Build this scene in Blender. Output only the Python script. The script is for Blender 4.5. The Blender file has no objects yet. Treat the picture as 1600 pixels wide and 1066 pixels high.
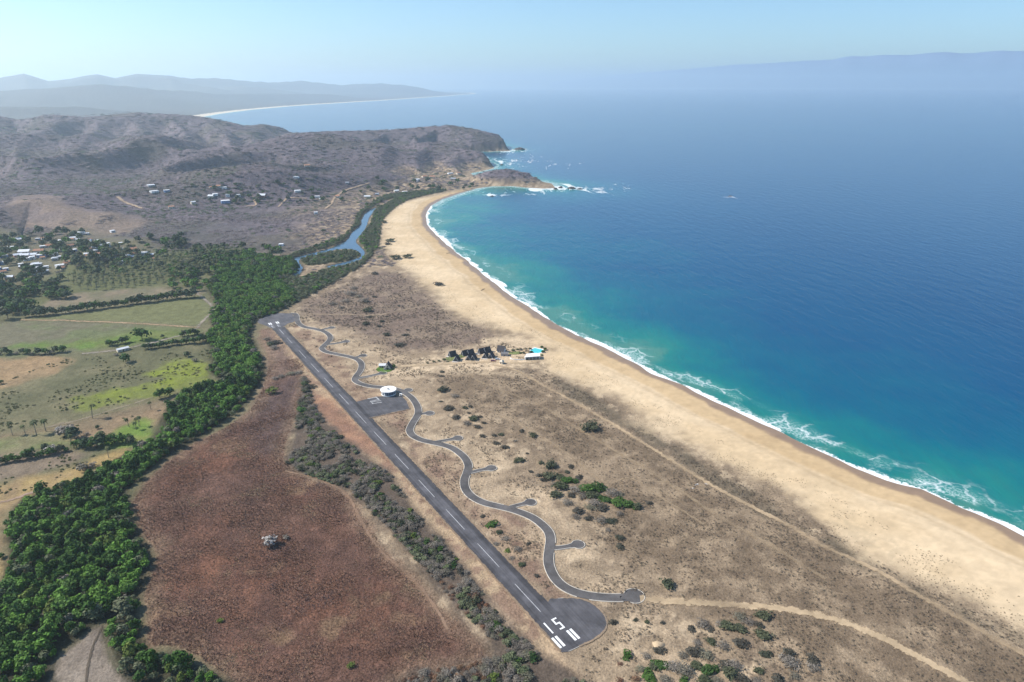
import bpy, math, random
import numpy as np
from mathutils import Vector, Matrix

random.seed(11)
rng = np.random.default_rng(11)
scene = bpy.context.scene
COL = scene.collection
R = math.radians

# ------------------------------------------------------------------ camera
CAM_H = 240.0                      # metres above the sea
FOC = 1067.0                       # focal length in photo pixels (1600 px wide)
PITCH = math.atan((533.0 - 132.0) / FOC)
cam_data = bpy.data.cameras.new("camera")
cam_data.sensor_width = 36.0
cam_data.lens = FOC / 1600.0 * 36.0
cam_data.clip_start = 1.0
cam_data.clip_end = 300000.0
cam = bpy.data.objects.new("camera", cam_data)
cam.location = (0, 0, CAM_H)
cam.rotation_euler = (math.pi / 2 - PITCH, 0, 0)
COL.objects.link(cam)
scene.camera = cam

# ------------------------------------------------------------------ sky and sun
SUN_EL, SUN_AZ = R(41), R(-82)     # azimuth measured from +Y towards +X
world = bpy.data.worlds.new("World")
scene.world = world
world.use_nodes = True
wn = world.node_tree.nodes; wl = world.node_tree.links
wn.clear()
wout = wn.new("ShaderNodeOutputWorld"); wbg = wn.new("ShaderNodeBackground")
sky = wn.new("ShaderNodeTexSky")
sky.sky_type = 'NISHITA'; sky.sun_disc = False
sky.sun_elevation = SUN_EL; sky.sun_rotation = SUN_AZ
sky.altitude = 200; sky.air_density = 1.0; sky.dust_density = 0.8; sky.ozone_density = 2.0
wbg.inputs['Strength'].default_value = 0.105
tint = wn.new('ShaderNodeMix'); tint.data_type = 'RGBA'; tint.blend_type = 'MULTIPLY'; tint.inputs[0].default_value = 1.0; tint.inputs[7].default_value = (.69, .885, 1.05, 1)
wl.new(sky.outputs[0], tint.inputs[6]); wl.new(tint.outputs[2], wbg.inputs[0]); wl.new(wbg.outputs[0], wout.inputs[0])

sun_data = bpy.data.lights.new("sun", 'SUN')
sun_data.energy = 4.4; sun_data.angle = R(0.5); sun_data.color = (1.0, 0.95, 0.88)
sun = bpy.data.objects.new("sun", sun_data)
sd = Vector((math.sin(SUN_AZ) * math.cos(SUN_EL), math.cos(SUN_AZ) * math.cos(SUN_EL), math.sin(SUN_EL)))
sun.rotation_euler = sd.to_track_quat('Z', 'Y').to_euler()
sun.location = (-300, 100, 900)
COL.objects.link(sun)

scene.view_settings.view_transform = 'Standard'
scene.view_settings.look = 'None'
scene.view_settings.gamma = 1.0
scene.view_settings.use_curve_mapping = False
scene.view_settings.exposure = 0.68
scene.cycles.use_denoising = True
scene.cycles.max_bounces = 5
scene.cycles.diffuse_bounces = 2
scene.cycles.glossy_bounces = 2
scene.cycles.volume_bounces = 1
scene.cycles.transparent_max_bounces = 12

HAZE_DENSITY = 0.75e-4
HAZE_TOP = 690.0
HAZE_FAR = 42000.0

# ------------------------------------------------------------------ surveying helpers
def ray(px, py):
    a = (px - 800.0) / FOC; b = (533.0 - py) / FOC
    c, s = math.cos(PITCH), math.sin(PITCH)
    return np.array([a, c + b * s, -s + b * c])

def g(px, py, z=2.0):
    """where the sight line through a photo point meets the level z"""
    d = ray(px, py); t = (z - CAM_H) / d[2]
    return np.array([d[0] * t, d[1] * t])

def gl(pts, z=2.0):
    return np.array([g(x, y, z) for x, y in pts])

def at_range(px, py, r):
    """ground position and height of a sight line at horizontal range r"""
    d = ray(px, py); t = r / math.hypot(d[0], d[1])
    return np.array([d[0] * t, d[1] * t, CAM_H + d[2] * t])

def to_px(P):
    P = np.asarray(P, float); x, y, z = P[..., 0], P[..., 1], P[..., 2] - CAM_H
    c, s = math.cos(PITCH), math.sin(PITCH)
    f = y * c - z * s; u = y * s + z * c
    f = np.where(f > 1, f, 1)
    return 800 + FOC * x / f, 533 - FOC * u / f, f

# ------------------------------------------------------------------ noise and distances
def _hash(ix, iy, seed):
    h = (ix.astype(np.int64) * 374761393 + iy.astype(np.int64) * 668265263 + seed * 974634777) & 0xffffffff
    h = ((h ^ (h >> 13)) * 1274126177) & 0xffffffff
    h = ((h ^ (h >> 16)) * 2246822519) & 0xffffffff
    return ((h ^ (h >> 15)) & 0xffffff) / float(0xffffff)

def vnoise(x, y, seed=0):
    xi = np.floor(x); yi = np.floor(y); fx = x - xi; fy = y - yi
    fx = fx * fx * fx * (fx * (fx * 6 - 15) + 10); fy = fy * fy * fy * (fy * (fy * 6 - 15) + 10)
    a = _hash(xi, yi, seed); b = _hash(xi + 1, yi, seed); c = _hash(xi, yi + 1, seed); d = _hash(xi + 1, yi + 1, seed)
    return (a * (1 - fx) + b * fx) * (1 - fy) + (c * (1 - fx) + d * fx) * fy

def fbm(x, y, scale, octs=4, seed=0, gain=0.5):
    v = 0; amp = 1; tot = 0; f = 1.0 / scale
    for o in range(octs):
        ca, sa = math.cos(o * 1.1 + seed), math.sin(o * 1.1 + seed)
        v = v + amp * vnoise((x * ca - y * sa) * f, (x * sa + y * ca) * f, seed * 17 + o); tot += amp
        amp *= gain; f *= 2.03
    return v / tot                                     # about 0..1, centred on .5

def ridged(x, y, scale, octs=3, seed=0):
    v = 0; amp = 1; tot = 0; f = 1.0 / scale
    for o in range(octs):
        ca, sa = math.cos(o * 0.9 + seed), math.sin(o * 0.9 + seed)
        n = vnoise((x * ca - y * sa) * f, (x * sa + y * ca) * f, seed * 31 + o)
        v = v + amp * (1 - np.abs(2 * n - 1)); tot += amp
        amp *= 0.5; f *= 2.1
    return v / tot

def sstep(a, b, x):
    t = np.clip((x - a) / (b - a), 0, 1)
    return t * t * (3 - 2 * t)

def seg_dist(x, y, line, vals=None):
    """distance to a polyline; also the arc length (or interpolated vals) of the nearest point"""
    best = np.full(x.shape, 1e18); par = np.zeros(x.shape); s0 = 0.0
    for i in range(len(line) - 1):
        ax, ay = line[i][:2]; bx, by = line[i + 1][:2]
        dx, dy = bx - ax, by - ay; L2 = dx * dx + dy * dy + 1e-9
        t = np.clip(((x - ax) * dx + (y - ay) * dy) / L2, 0, 1)
        d2 = (x - ax - t * dx) ** 2 + (y - ay - t * dy) ** 2
        m = d2 < best
        best = np.where(m, d2, best)
        p = (s0 + t * math.sqrt(L2)) if vals is None else vals[i] * (1 - t) + vals[i + 1] * t
        par = np.where(m, p, par)
        s0 += math.sqrt(L2)
    return np.sqrt(best), par

def inside(x, y, poly):
    ins = np.zeros(x.shape, bool); n = len(poly)
    for i in range(n):
        ax, ay = poly[i]; bx, by = poly[(i + 1) % n]
        if ay == by: continue
        c = ((ay > y) != (by > y)) & (x < (bx - ax) * (y - ay) / (by - ay) + ax)
        ins ^= c
    return ins

def sdf(x, y, poly, margin=400.0):
    """signed distance to a polygon, positive inside (only near it, -margin elsewhere)"""
    poly = np.asarray(poly); out = np.full(x.shape, -margin)
    m = (x > poly[:, 0].min() - margin) & (x < poly[:, 0].max() + margin) & (y > poly[:, 1].min() - margin) & (y < poly[:, 1].max() + margin)
    if not m.any(): return out
    xs, ys = x[m], y[m]
    d, _ = seg_dist(xs, ys, list(poly) + [poly[0]])
    out[m] = np.where(inside(xs, ys, poly), d, -np.minimum(d, margin))
    return out

def smooth(line, n=4, closed=False):
    """Catmull-Rom resampling of a polyline"""
    P = np.asarray(line, float); N = len(P); out = []
    rngi = range(N if closed else N - 1)
    for i in rngi:
        if closed: p0, p1, p2, p3 = P[(i - 1) % N], P[i], P[(i + 1) % N], P[(i + 2) % N]
        else: p0, p1, p2, p3 = P[max(i - 1, 0)], P[i], P[i + 1], P[min(i + 2, N - 1)]
        for k in range(n):
            t = k / n
            out.append(0.5 * ((2 * p1) + (p2 - p0) * t + (2 * p0 - 5 * p1 + 4 * p2 - p3) * t * t + (3 * p1 - p0 - 3 * p2 + p3) * t ** 3))
    if not closed: out.append(P[-1])
    return np.array(out)

# ------------------------------------------------------------------ object helpers
def tag(o, label=None, cat=None, group=None, kind=None):
    if label: o['label'] = label
    if cat: o['category'] = cat
    if group: o['group'] = group
    if kind: o['kind'] = kind
    return o

def link(name, me, mat=None, parent=None, loc=None, rz=None):
    o = bpy.data.objects.new(name, me); COL.objects.link(o)
    if mat is not None and not me.materials: me.materials.append(mat)
    if parent is not None: o.parent = parent
    if loc is not None: o.location = loc
    if rz is not None: o.rotation_euler = (0, 0, rz)
    return o

def empty(name, loc, rz=0.0):
    o = bpy.data.objects.new(name, None); COL.objects.link(o)
    o.location = loc; o.rotation_euler = (0, 0, rz); o.empty_display_size = 0.5
    return o

def mesh_np(name, V, F, smooth_shade=False):
    """mesh from numpy verts (n,3) and faces (m,k) of one size"""
    me = bpy.data.meshes.new(name)
    V = np.asarray(V, np.float32); F = np.asarray(F, np.int32)
    k = F.shape[1]
    me.vertices.add(len(V)); me.vertices.foreach_set("co", V.ravel())
    me.loops.add(F.size); me.loops.foreach_set("vertex_index", F.ravel())
    me.polygons.add(len(F)); me.polygons.foreach_set("loop_start", np.arange(0, F.size, k, dtype=np.int32))
    if smooth_shade: me.polygons.foreach_set("use_smooth", np.ones(len(F), bool))
    me.update(calc_edges=True)
    return me

def add_attr(me, name, vals, kind='FLOAT'):
    a = me.attributes.new(name, kind, 'POINT')
    v = np.asarray(vals, np.float32)
    if kind == 'FLOAT': a.data.foreach_set("value", v.ravel())
    elif kind == 'FLOAT_COLOR':
        a.data.foreach_set("color", np.c_[v, np.ones(len(v), np.float32)].ravel())
    return a

class MB:
    """collects boxes, prisms and sheets into one mesh"""
    def __init__(self): self.v = []; self.f = []
    def add(self, V, F):
        b = len(self.v); self.v += [tuple(p) for p in V]; self.f += [tuple(i + b for i in f) for f in F]; return self
    def box(self, x0, x1, y0, y1, z0, z1):
        V = [(x0, y0, z0), (x1, y0, z0), (x1, y1, z0), (x0, y1, z0), (x0, y0, z1), (x1, y0, z1), (x1, y1, z1), (x0, y1, z1)]
        return self.add(V, [(0, 3, 2, 1), (4, 5, 6, 7), (0, 1, 5, 4), (1, 2, 6, 5), (2, 3, 7, 6), (3, 0, 4, 7)])
    def tube(self, p0, p1, r0, r1, n=6):
        p0, p1 = Vector(p0), Vector(p1); ax = (p1 - p0).normalized(); u = ax.orthogonal().normalized(); w = ax.cross(u)
        V = []; F = []
        for p, r in ((p0, r0), (p1, r1)):
            for i in range(n):
                a = 2 * math.pi * i / n; V.append(p + (u * math.cos(a) + w * math.sin(a)) * r)
        for i in range(n): F.append((i, (i + 1) % n, n + (i + 1) % n, n + i))
        F += [tuple(range(n - 1, -1, -1)), tuple(range(n, 2 * n))]
        return self.add(V, F)
    def prism(self, poly, z0, z1):
        n = len(poly); V = [(x, y, z0) for x, y in poly] + [(x, y, z1) for x, y in poly]
        F = [(i, (i + 1) % n, n + (i + 1) % n, n + i) for i in range(n)] + [tuple(range(n - 1, -1, -1)), tuple(range(n, 2 * n))]
        return self.add(V, F)
    def mesh(self, name, smooth_shade=False):
        me = bpy.data.meshes.new(name); me.from_pydata(self.v, [], self.f); me.update()
        if smooth_shade:
            for p in me.polygons: p.use_smooth = True
        return me
    def build(self, name, mat, parent=None, loc=None, rz=None):
        return link(name, self.mesh(name), mat, parent, loc, rz)

# ------------------------------------------------------------------ materials
def newmat(name, rough=0.85, spec=0.2):
    m = bpy.data.materials.new(name); m.use_nodes = True
    nt = m.node_tree; b = nt.nodes["Principled BSDF"]
    b.inputs['Roughness'].default_value = rough
    b.inputs['Specular IOR Level'].default_value = spec
    return m, nt, b

def nd(nt, typ, **kw):
    n = nt.nodes.new(typ)
    for k, v in kw.items():
        if k.startswith('i_'):
            n.inputs[k[2:]].default_value = v
        else: setattr(n, k, v)
    return n

def mathn(nt, op, a, b=None, clamp=False):
    n = nt.nodes.new("ShaderNodeMath"); n.operation = op; n.use_clamp = clamp
    for i, s in enumerate((a, b)):
        if s is None: continue
        if isinstance(s, (int, float)): n.inputs[i].default_value = s
        else: nt.links.new(s, n.inputs[i])
    return n.outputs[0]

def mixc(nt, fac, a, b, mode='MIX'):
    n = nt.nodes.new("ShaderNodeMix"); n.data_type = 'RGBA'; n.blend_type = mode
    for idx, s in ((0, fac), (6, a), (7, b)):
        if isinstance(s, (int, float)): n.inputs[idx].default_value = s
        elif isinstance(s, tuple): n.inputs[idx].default_value = (*s, 1) if len(s) == 3 else s
        else: nt.links.new(s, n.inputs[idx])
    return n.outputs[2]

def ramp(nt, fac, stops, interp='LINEAR'):
    n = nt.nodes.new("ShaderNodeValToRGB"); cr = n.color_ramp; cr.interpolation = interp
    while len(cr.elements) < len(stops): cr.elements.new(0.5)
    for e, (p, c) in zip(cr.elements, stops):
        e.position = p; e.color = (*c, 1) if isinstance(c, tuple) else (c, c, c, 1)
    nt.links.new(fac, n.inputs[0])
    return n.outputs[0]

def maprange(nt, v, a, b, c=0.0, d=1.0, smoothstep=False):
    n = nt.nodes.new("ShaderNodeMapRange"); n.interpolation_type = 'SMOOTHSTEP' if smoothstep else 'LINEAR'
    nt.links.new(v, n.inputs[0])
    for i, s in enumerate((a, b, c, d)): n.inputs[i + 1].default_value = s
    return n.outputs[0]

def noise_tex(nt, vec, scale, detail=3, rough=0.5, dist=0.0):
    n = nt.nodes.new("ShaderNodeTexNoise")
    n.inputs['Scale'].default_value = scale; n.inputs['Detail'].default_value = detail
    n.inputs['Roughness'].default_value = rough; n.inputs['Distortion'].default_value = dist
    if vec is not None: nt.links.new(vec, n.inputs['Vector'])
    return n

def flat_mat(name, col, rough=0.8, spec=0.2, var=0.15, scale=0.6, metal=0.0):
    """plain painted, plastered or thatched surface with a little wear"""
    m, nt, b = newmat(name, rough, spec)
    geo = nt.nodes.new("ShaderNodeNewGeometry")
    n = noise_tex(nt, geo.outputs['Position'], scale, 4, 0.6)
    f = maprange(nt, n.outputs[0], 0.3, 0.7, 1 - var, 1 + var)
    c = mixc(nt, 1.0, (*col, 1), f, 'MULTIPLY')
    nt.links.new(c, b.inputs['Base Color']); b.inputs['Metallic'].default_value = metal
    return m
# ------------------------------------------------------------------ coast line
shore_px = [(2300, 1130), (2000, 1005), (1800, 922), (1700, 880), (1600, 838), (1560, 818), (1500, 792), (1440, 764), (1385, 750), (1340, 733), (1260, 696), (1200, 667),
            (1140, 638), (1080, 609), (1020, 583), (960, 551), (900, 524), (850, 496), (810, 470), (780, 449), (750, 424), (720, 400),
            (700, 384), (681, 367), (667, 350), (665, 336), (673, 322), (690, 312), (720, 302), (745, 294.5), (770, 291), (800, 291),
            (830, 294), (850, 295), (868, 294), (862, 287), (840, 283), (800, 277.5), (765, 274), (742, 276), (735, 271), (752, 268), (772, 263),
            (765, 255), (740, 248), (708, 244), (706, 240), (740, 237.5), (797, 236), (790, 230), (760, 222), (700, 217), (600, 214.5),
            (500, 214.5), (428, 214.5), (400, 208), (365, 196), (330, 188), (306, 184.5), (318, 182.5), (340, 178.5), (370, 174.5),
            (400, 171), (450, 166.5), (500, 163), (550, 160), (600, 157), (650, 153.5), (700, 150), (725, 148), (745, 146.7),
            (738, 145), (700, 143.5), (600, 142), (400, 140.5), (0, 140)]
shore = gl(shore_px, 0.0)
land_poly = np.vstack([shore, [(-70000, 30000), (-70000, -3000), (3000, -3000)]])

# ------------------------------------------------------------------ hills: spines with heights read off the sight lines
def spine(pts): return np.array([at_range(*p) for p in pts])
RIDGES = [   # spine, half width, sharpness, spur strength
    (spine([(-400, 206, 3000), (-250, 196, 3300), (-100, 184, 3600), (0, 181, 3800), (28, 187, 3800), (85, 177, 3700), (130, 181, 3700), (200, 175, 3700), (265, 178, 3600), (320, 183, 3500), (365, 192, 3400), (400, 204, 3320), (425, 216, 3260)]), 900, 1.2, .6),
    (spine([(412, 222, 3000), (450, 208, 3000), (520, 205, 3000), (600, 203, 2980), (680, 197, 2950), (720, 202, 2870), (750, 207, 2820), (775, 219, 2770), (794, 234, 2735)]), 330, 1.0, .5),
    (spine([(540, 240, 2600), (610, 230, 2500), (670, 222, 2420), (715, 231, 2320), (745, 238, 2240), (765, 251, 2180), (772, 261, 2160)]), 215, .95, .45),
    (spine([(740, 273, 1880), (765, 264, 1850), (790, 261, 1835), (815, 267, 1815), (840, 280, 1790), (866, 292, 1772)]), 95, .9, .2),
    (spine([(420, 268, 2150), (490, 257, 2250), (550, 256, 2200), (590, 268, 2100)]), 260, 1.1, .3),
    (spine([(452, 284, 1850), (468, 279, 1850), (482, 288, 1830)]), 110, 1.0, .2),
    (spine([(600, 290, 1800), (650, 284, 1760), (690, 284, 1730), (700, 290, 1700)]), 95, .9, .3),
    (spine([(90, 262, 2500), (160, 252, 2500), (240, 258, 2450), (330, 262, 2400)]), 420, 1.1, .5),
    (spine([(200, 292, 1950), (245, 300, 1850), (300, 296, 1900), (350, 305, 1800)]), 230, 1.1, .4),
    (spine([(280, 352, 1330), (330, 330, 1460), (420, 322, 1500), (500, 340, 1390)]), 250, 1.1, .4),
    (spine([(-120, 340, 1450), (0, 325, 1540), (50, 318, 1570), (110, 332, 1480)]), 230, 1.1, .4),
    (spine([(-60, 250, 2700), (20, 236, 2750), (80, 238, 2700)]), 420, 1.1, .5),
    # spurs running down toward the plain
    (spine([(-60, 186, 3600), (-90, 215, 3050), (-60, 240, 2700)]), 190, 1.0, .4), (spine([(85, 178, 3650), (62, 205, 3150), (30, 226, 2800), (20, 250, 2450)]), 185, 1.0, .4),
    (spine([(150, 178, 3650), (150, 200, 3200), (118, 222, 2800), (105, 244, 2500)]), 170, 1.0, .4), (spine([(205, 176, 3650), (222, 200, 3150), (205, 226, 2750), (215, 250, 2400)]), 175, 1.0, .4),
    (spine([(265, 179, 3550), (290, 204, 3050), (282, 230, 2650), (310, 252, 2350)]), 165, 1.0, .4), (spine([(320, 184, 3450), (352, 206, 3000), (362, 232, 2600)]), 150, 1.0, .4),
    (spine([(385, 200, 3330), (402, 222, 2900), (392, 246, 2500)]), 140, 1.0, .4), (spine([(450, 209, 2930), (432, 232, 2600), (400, 254, 2330)]), 135, 1.0, .4),
    (spine([(525, 206, 2930), (508, 228, 2600), (530, 246, 2380)]), 130, 1.0, .4), (spine([(600, 204, 2930), (575, 222, 2680), (590, 240, 2450)]), 125, 1.0, .4),
    (spine([(680, 198, 2920), (650, 212, 2720)]), 120, 1.0, .3), (spine([(610, 231, 2470), (585, 250, 2230), (600, 268, 2020)]), 110, 1.0, .4),
    (spine([(672, 223, 2400), (648, 244, 2200), (655, 264, 2000)]), 105, 1.0, .4), (spine([(720, 233, 2300), (704, 252, 2120), (715, 266, 1990)]), 85, 1.0, .3),
    (spine([(60, 282, 2080), (110, 276, 2150), (175, 280, 2050)]), 170, 1.0, .4), (spine([(10, 298, 1880), (70, 300, 1850), (130, 306, 1780)]), 140, 1.0, .4),
    (spine([(360, 280, 2020), (405, 276, 2080), (440, 284, 1980)]), 150, 1.0, .4), (spine([(520, 280, 1950), (565, 276, 2000), (600, 282, 1900)]), 120, 1.0, .4),
    (spine([(300, 300, 1830), (330, 316, 1640)]), 90, 1.0, .3), (spine([(520, 318, 1560), (470, 322, 1540), (430, 334, 1430)]), 120, 1.0, .3),
    (spine([(360, 348, 1350), (410, 340, 1400), (450, 352, 1300)]), 110, 1.0, .3), (spine([(220, 372, 1220), (290, 362, 1270), (340, 366, 1240)]), 110, 1.0, .3),
    (spine([(150, 388, 1130), (176, 389, 1130)]), 60, 1.0, .1),
]
FAR_RIDGES = [
    (spine([(-500, 130, 15000), (-300, 120, 15000), (-120, 127, 15000), (-40, 123, 14500), (0, 122, 14500), (20, 119, 14500), (37, 115, 14500), (52, 119, 14500), (75, 126, 14500), (110, 122, 14500), (135, 117, 14500), (152, 115, 14500), (180, 121, 14500), (213, 114, 14500), (250, 116, 14500), (300, 123, 15000), (350, 126, 15500), (400, 131, 16000), (440, 132, 16500), (480, 131, 17000), (530, 135, 17500), (595, 130, 18000), (650, 134, 18500), (720, 138, 19000)]), 4200, 1.15, .5),
    (spine([(-300, 140, 9500), (0, 147, 9500), (60, 144, 9500), (110, 138, 9500), (150, 134, 9500), (200, 137, 9700), (260, 143, 10000), (330, 147, 10500), (420, 147, 11500), (520, 146, 13000)]), 2300, 1.2, .5),
    (spine([(-200, 158, 6800), (0, 166, 6600), (60, 164, 6600), (120, 158, 6700), (200, 161, 6800), (270, 169, 6500), (300, 178, 6000)]), 1100, 1.2, .5),
]

def ridge_height(x, y, ridges, sc):
    H = np.zeros(x.shape)
    rn = ridged(x + 90 * sc * fbm(x, y, 300 * sc, 2, 5), y + 90 * sc * fbm(x, y, 300 * sc, 2, 6), 400 * sc, 2, 3)      # spurs and gullies
    rn = sstep(.28, .92, rn)
    for sp, W, pw, spur in ridges:
        lo = sp[:, :2].min(0) - W * 1.2; hi = sp[:, :2].max(0) + W * 1.2
        m = (x > lo[0]) & (x < hi[0]) & (y > lo[1]) & (y < hi[1])
        if not m.any(): continue
        d, hz = seg_dist(x[m], y[m], sp, sp[:, 2])
        Wl = W * np.clip(hz / max(1., sp[:, 2].max()), .12, 1) ** .8                # low ends are narrow too
        t = np.clip(1 - d / Wl, 0, 1)
        prof = t ** pw * (1 - .35 * (1 - t)) if pw > 1 else .35 * t ** pw + .65 * t * t * (3 - 2 * t)
        away = sstep(0, .35, d / Wl)
        if 200 > W > 80 and sp[0, 1] > 1500: hz = hz * .86
        h = np.maximum(hz - 2, 0) * (prof * (1 + spur * away * (rn[m] * 1.7 - 1.0)))
        Hm = H[m]
        k = np.maximum(8.0 * sc, 1e-3)                                        # smooth union
        hh = np.clip(.5 + .5 * (h - Hm) / k, 0, 1)
        H[m] = Hm * (1 - hh) + h * hh + k * hh * (1 - hh) * np.minimum(1, np.maximum(h, Hm) / 20)
    return H

# ------------------------------------------------------------------ river, paved outlines
river_px = [(588.5, 324), (573, 331), (565, 343), (564, 351), (550, 363), (543, 374), (528, 383), (510, 390), (490, 395), (475, 399), (460, 403), (454, 410),
            (460, 420), (458, 431), (467, 430), (473, 418), (467, 408), (476, 402), (492, 399), (505, 395), (525, 390), (548, 389), (561, 394), (564, 400),
            (556, 404), (540, 409), (513, 415.5), (513, 418), (545, 412.5), (563, 405), (570, 396), (567, 389), (556, 377.7), (561, 370), (567.5, 362.7), (574, 350), (577, 340), (584, 330)]
river_poly = smooth(gl(river_px, 1.0), 3, True)

dash_px = [(448, 528), (467, 548), (486, 569), (506.5, 592), (529.5, 616), (555.3, 643.5), (584.3, 674.5), (617, 710), (654, 750), (696.5, 796), (745.5, 849), (804.5, 913)]
D = gl(dash_px)
RW_DIR = (D[-1] - D[1]); RW_DIR /= np.linalg.norm(RW_DIR)
RW_N = np.array([-RW_DIR[1], RW_DIR[0]])           # to the right of the picture (towards the sea)
RW_O = D[-1]                                       # start of the last dash
def rw(s, t):                                      # along, across -> world
    return RW_O + RW_DIR * s + RW_N * t
def to_rw(p):
    q = np.asarray(p) - RW_O; return float(q @ RW_DIR), float(q @ RW_N)
PLAIN = 2.0
# ------------------------------------------------------------------ roads in plan
road_px = [(452, 491), (458, 490.5), (463, 493), (465.6, 504), (475, 511), (494, 514.7), (507, 518.5), (515.3, 525), (515.3, 531.6), (508.8, 538), (503, 544.7), (510.7, 550.3),
           (527.5, 554), (546.3, 557.9), (559.4, 562.6), (565, 570), (563, 579.5), (556.7, 587.9), (554.8, 594.4), (563.2, 600), (578.2, 603.8),
           (597, 605.7), (615.8, 607.6), (630.8, 613.2), (644, 622.6), (652.3, 635.7), (653.3, 647), (645.8, 660), (642, 667), (640.3, 673.5), (645, 681),
           (658, 687.5), (675, 691.7), (690, 695), (705, 699.7), (718.2, 708.2), (727.6, 717.5), (732.2, 728.8), (729.4, 740), (725.7, 751.3),
           (727.6, 764.4), (737, 775.7), (753.9, 785), (774.5, 790.7), (795, 795.4), (815.7, 802), (832.6, 809.5), (847, 820), (857.6, 831.9),
           (860.4, 845), (858.5, 860), (857.2, 875), (859.5, 888), (867, 903.2), (880.1, 916.3), (898.9, 925.7), (921.4, 931.3), (947.6, 934.1),
           (972, 934.3), (990, 932)]
road_line = smooth(gl(road_px), 4)
SPURS_PX = [((861, 857), (880, 855.5), (903.5, 851)), ((794, 794.5), (810, 789.5), (828.8, 785.2)), ((730, 739.5), (748, 735.5), (767.8, 731.8)),
            ((676, 692), (696, 688.3), (715.3, 685)), ((652.5, 647.5), (661, 646.6), (671.3, 646)), ((627, 611.5), (632, 611), (638, 609.8)),
            ((556, 591), (572, 589), (598, 583.2)), ((552, 560), (559, 557.8), (567, 555.8)), ((509, 538.5), (525, 536.7), (540.6, 533.8)),
            ((499, 516.3), (508, 514.2), (518, 512.2))]
spur_lines = [smooth(gl(s), 6) for s in SPURS_PX]
apron_px = [(557, 628), (589.5, 620), (607.5, 619), (628.5, 620), (636.8, 629), (641.3, 639.5), (620, 644), (598.5, 649.3), (577, 654)]
apron_poly = gl(apron_px)
runway_poly = np.array([rw(-461, -6.0), rw(49, -5.8), rw(49, 6.9), rw(-461, 6.9)])
pad_near_px = [(857, 939.6), (868, 936), (880, 934.8), (895, 934.8), (912, 937.5), (926, 944), (938, 953.5), (946, 965), (948.5, 976), (943, 988), (928, 1000), (905, 1010.5), (881, 1019.5), (868, 1004), (850, 985)]
pad_far_px = [(403, 502), (408.4, 496), (416, 492.6), (428, 490.4), (440, 489.6), (452, 490.2), (458, 493), (461, 498), (459, 503), (450, 505.5), (446, 508.5), (436, 513), (428, 514), (414, 508.5), (404, 505)]
pad_near = smooth(gl(pad_near_px), 3, True); pad_far = smooth(gl(pad_far_px), 3, True)
pave_line_sets = [road_line] + spur_lines

TRACKS = [   # pixel polyline, width m, strength, name kind
    ([(1000, 936), (1060, 940), (1130, 944), (1200, 949), (1250, 956.5), (1300, 968), (1350, 985), (1400, 1009), (1450, 1036), (1510, 1068), (1600, 1120)], 6.5, 'sandy track leading on from the end of the service road'),
    ([(770, 570), (800, 578), (830, 592), (900, 630), (960, 665), (1040, 715), (1100, 752), (1160, 785), (1240.6, 826), (1289.5, 854.6), (1370, 892), (1427.5, 926.5), (1499.4, 966.8), (1600, 1024), (1700, 1080)], 4.6, 'pale wheel track running along the back of the beach'),
    ([(735, 584), (745, 595), (778, 608), (815, 622), (858, 640), (903, 670), (953, 700), (1001, 728), (1060, 766), (1130, 812), (1200, 850), (1290, 905)], 3.2, 'faint wheel track crossing the dry scrub midway'),
    ([(760, 640), (793, 652), (840, 678), (900, 720), (946, 755), (986, 748), (1041, 783), (1100, 820)], 2.2, 'thin forked footpath in the scrub above the shrub thicket'),
    ([(466, 491), (500, 491.4), (540, 491.5), (585, 492.8), (625, 486.5), (663, 479), (687.5, 476.5)], 3.6, 'straight sandy track from the far turning pad to the beach'),
    ([(600, 577), (620, 574), (650, 571), (690, 569), (720, 567), (750, 566), (790, 566), (815, 568), (840, 566)], 7.0, 'sandy lane in front of the dark A-frame cabins'),
    ([(25, 500), (60, 500.3), (100, 501), (200, 505), (300, 511.5), (311, 512)], 4.5, 'tan farm lane between the two green pastures'),
    ([(304, 456), (316, 465), (331, 478), (333, 486), (322, 497), (312, 508), (308, 513), (298, 517), (280, 525), (230, 538), (190, 547), (160, 550), (128, 553)], 5.0, 'dirt road curving past the pastures to the white shed'),
    ([(446, 736), (480, 744), (510, 755), (530, 765), (545, 778), (560, 805), (580, 842), (600, 866), (625, 888), (650, 910), (672, 938), (690, 965), (700, 985)], 2.2, 'reddish footpath along the edge of the brown field'),
    ([(160, 978), (157, 985), (153, 995), (145, 1010), (140, 1030), (136, 1050), (134, 1080)], 1.5, 'worn path across the small grey field'),
    ([(100, 660), (75, 668), (140, 652), (180, 640), (240, 622)], 2.5, 'pale footpath below the yellow green meadow'),
    ([(-20, 788), (10, 784), (40, 774), (70, 764)], 3.5, 'pinkish farm track at the left edge below the tan pasture'),
]
HILL_TRACKS = [
    ([(184, 309), (192, 315), (200, 319), (212, 323), (223, 327)], 9, 'bare dirt road climbing the wooded hill above the town'),
    ([(508, 327), (517, 320), (524, 309), (540, 299), (560, 292), (578, 287)], 7, 'dirt road climbing the slope beyond the river'),
    ([(435, 324), (444, 315), (452, 311), (480, 311)], 6, 'short bent dirt road among the hill houses'),
    ([(395, 308), (398, 315), (399, 322), (385, 323)], 6, 'pale farm lane with a right angle bend'),
]

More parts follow.
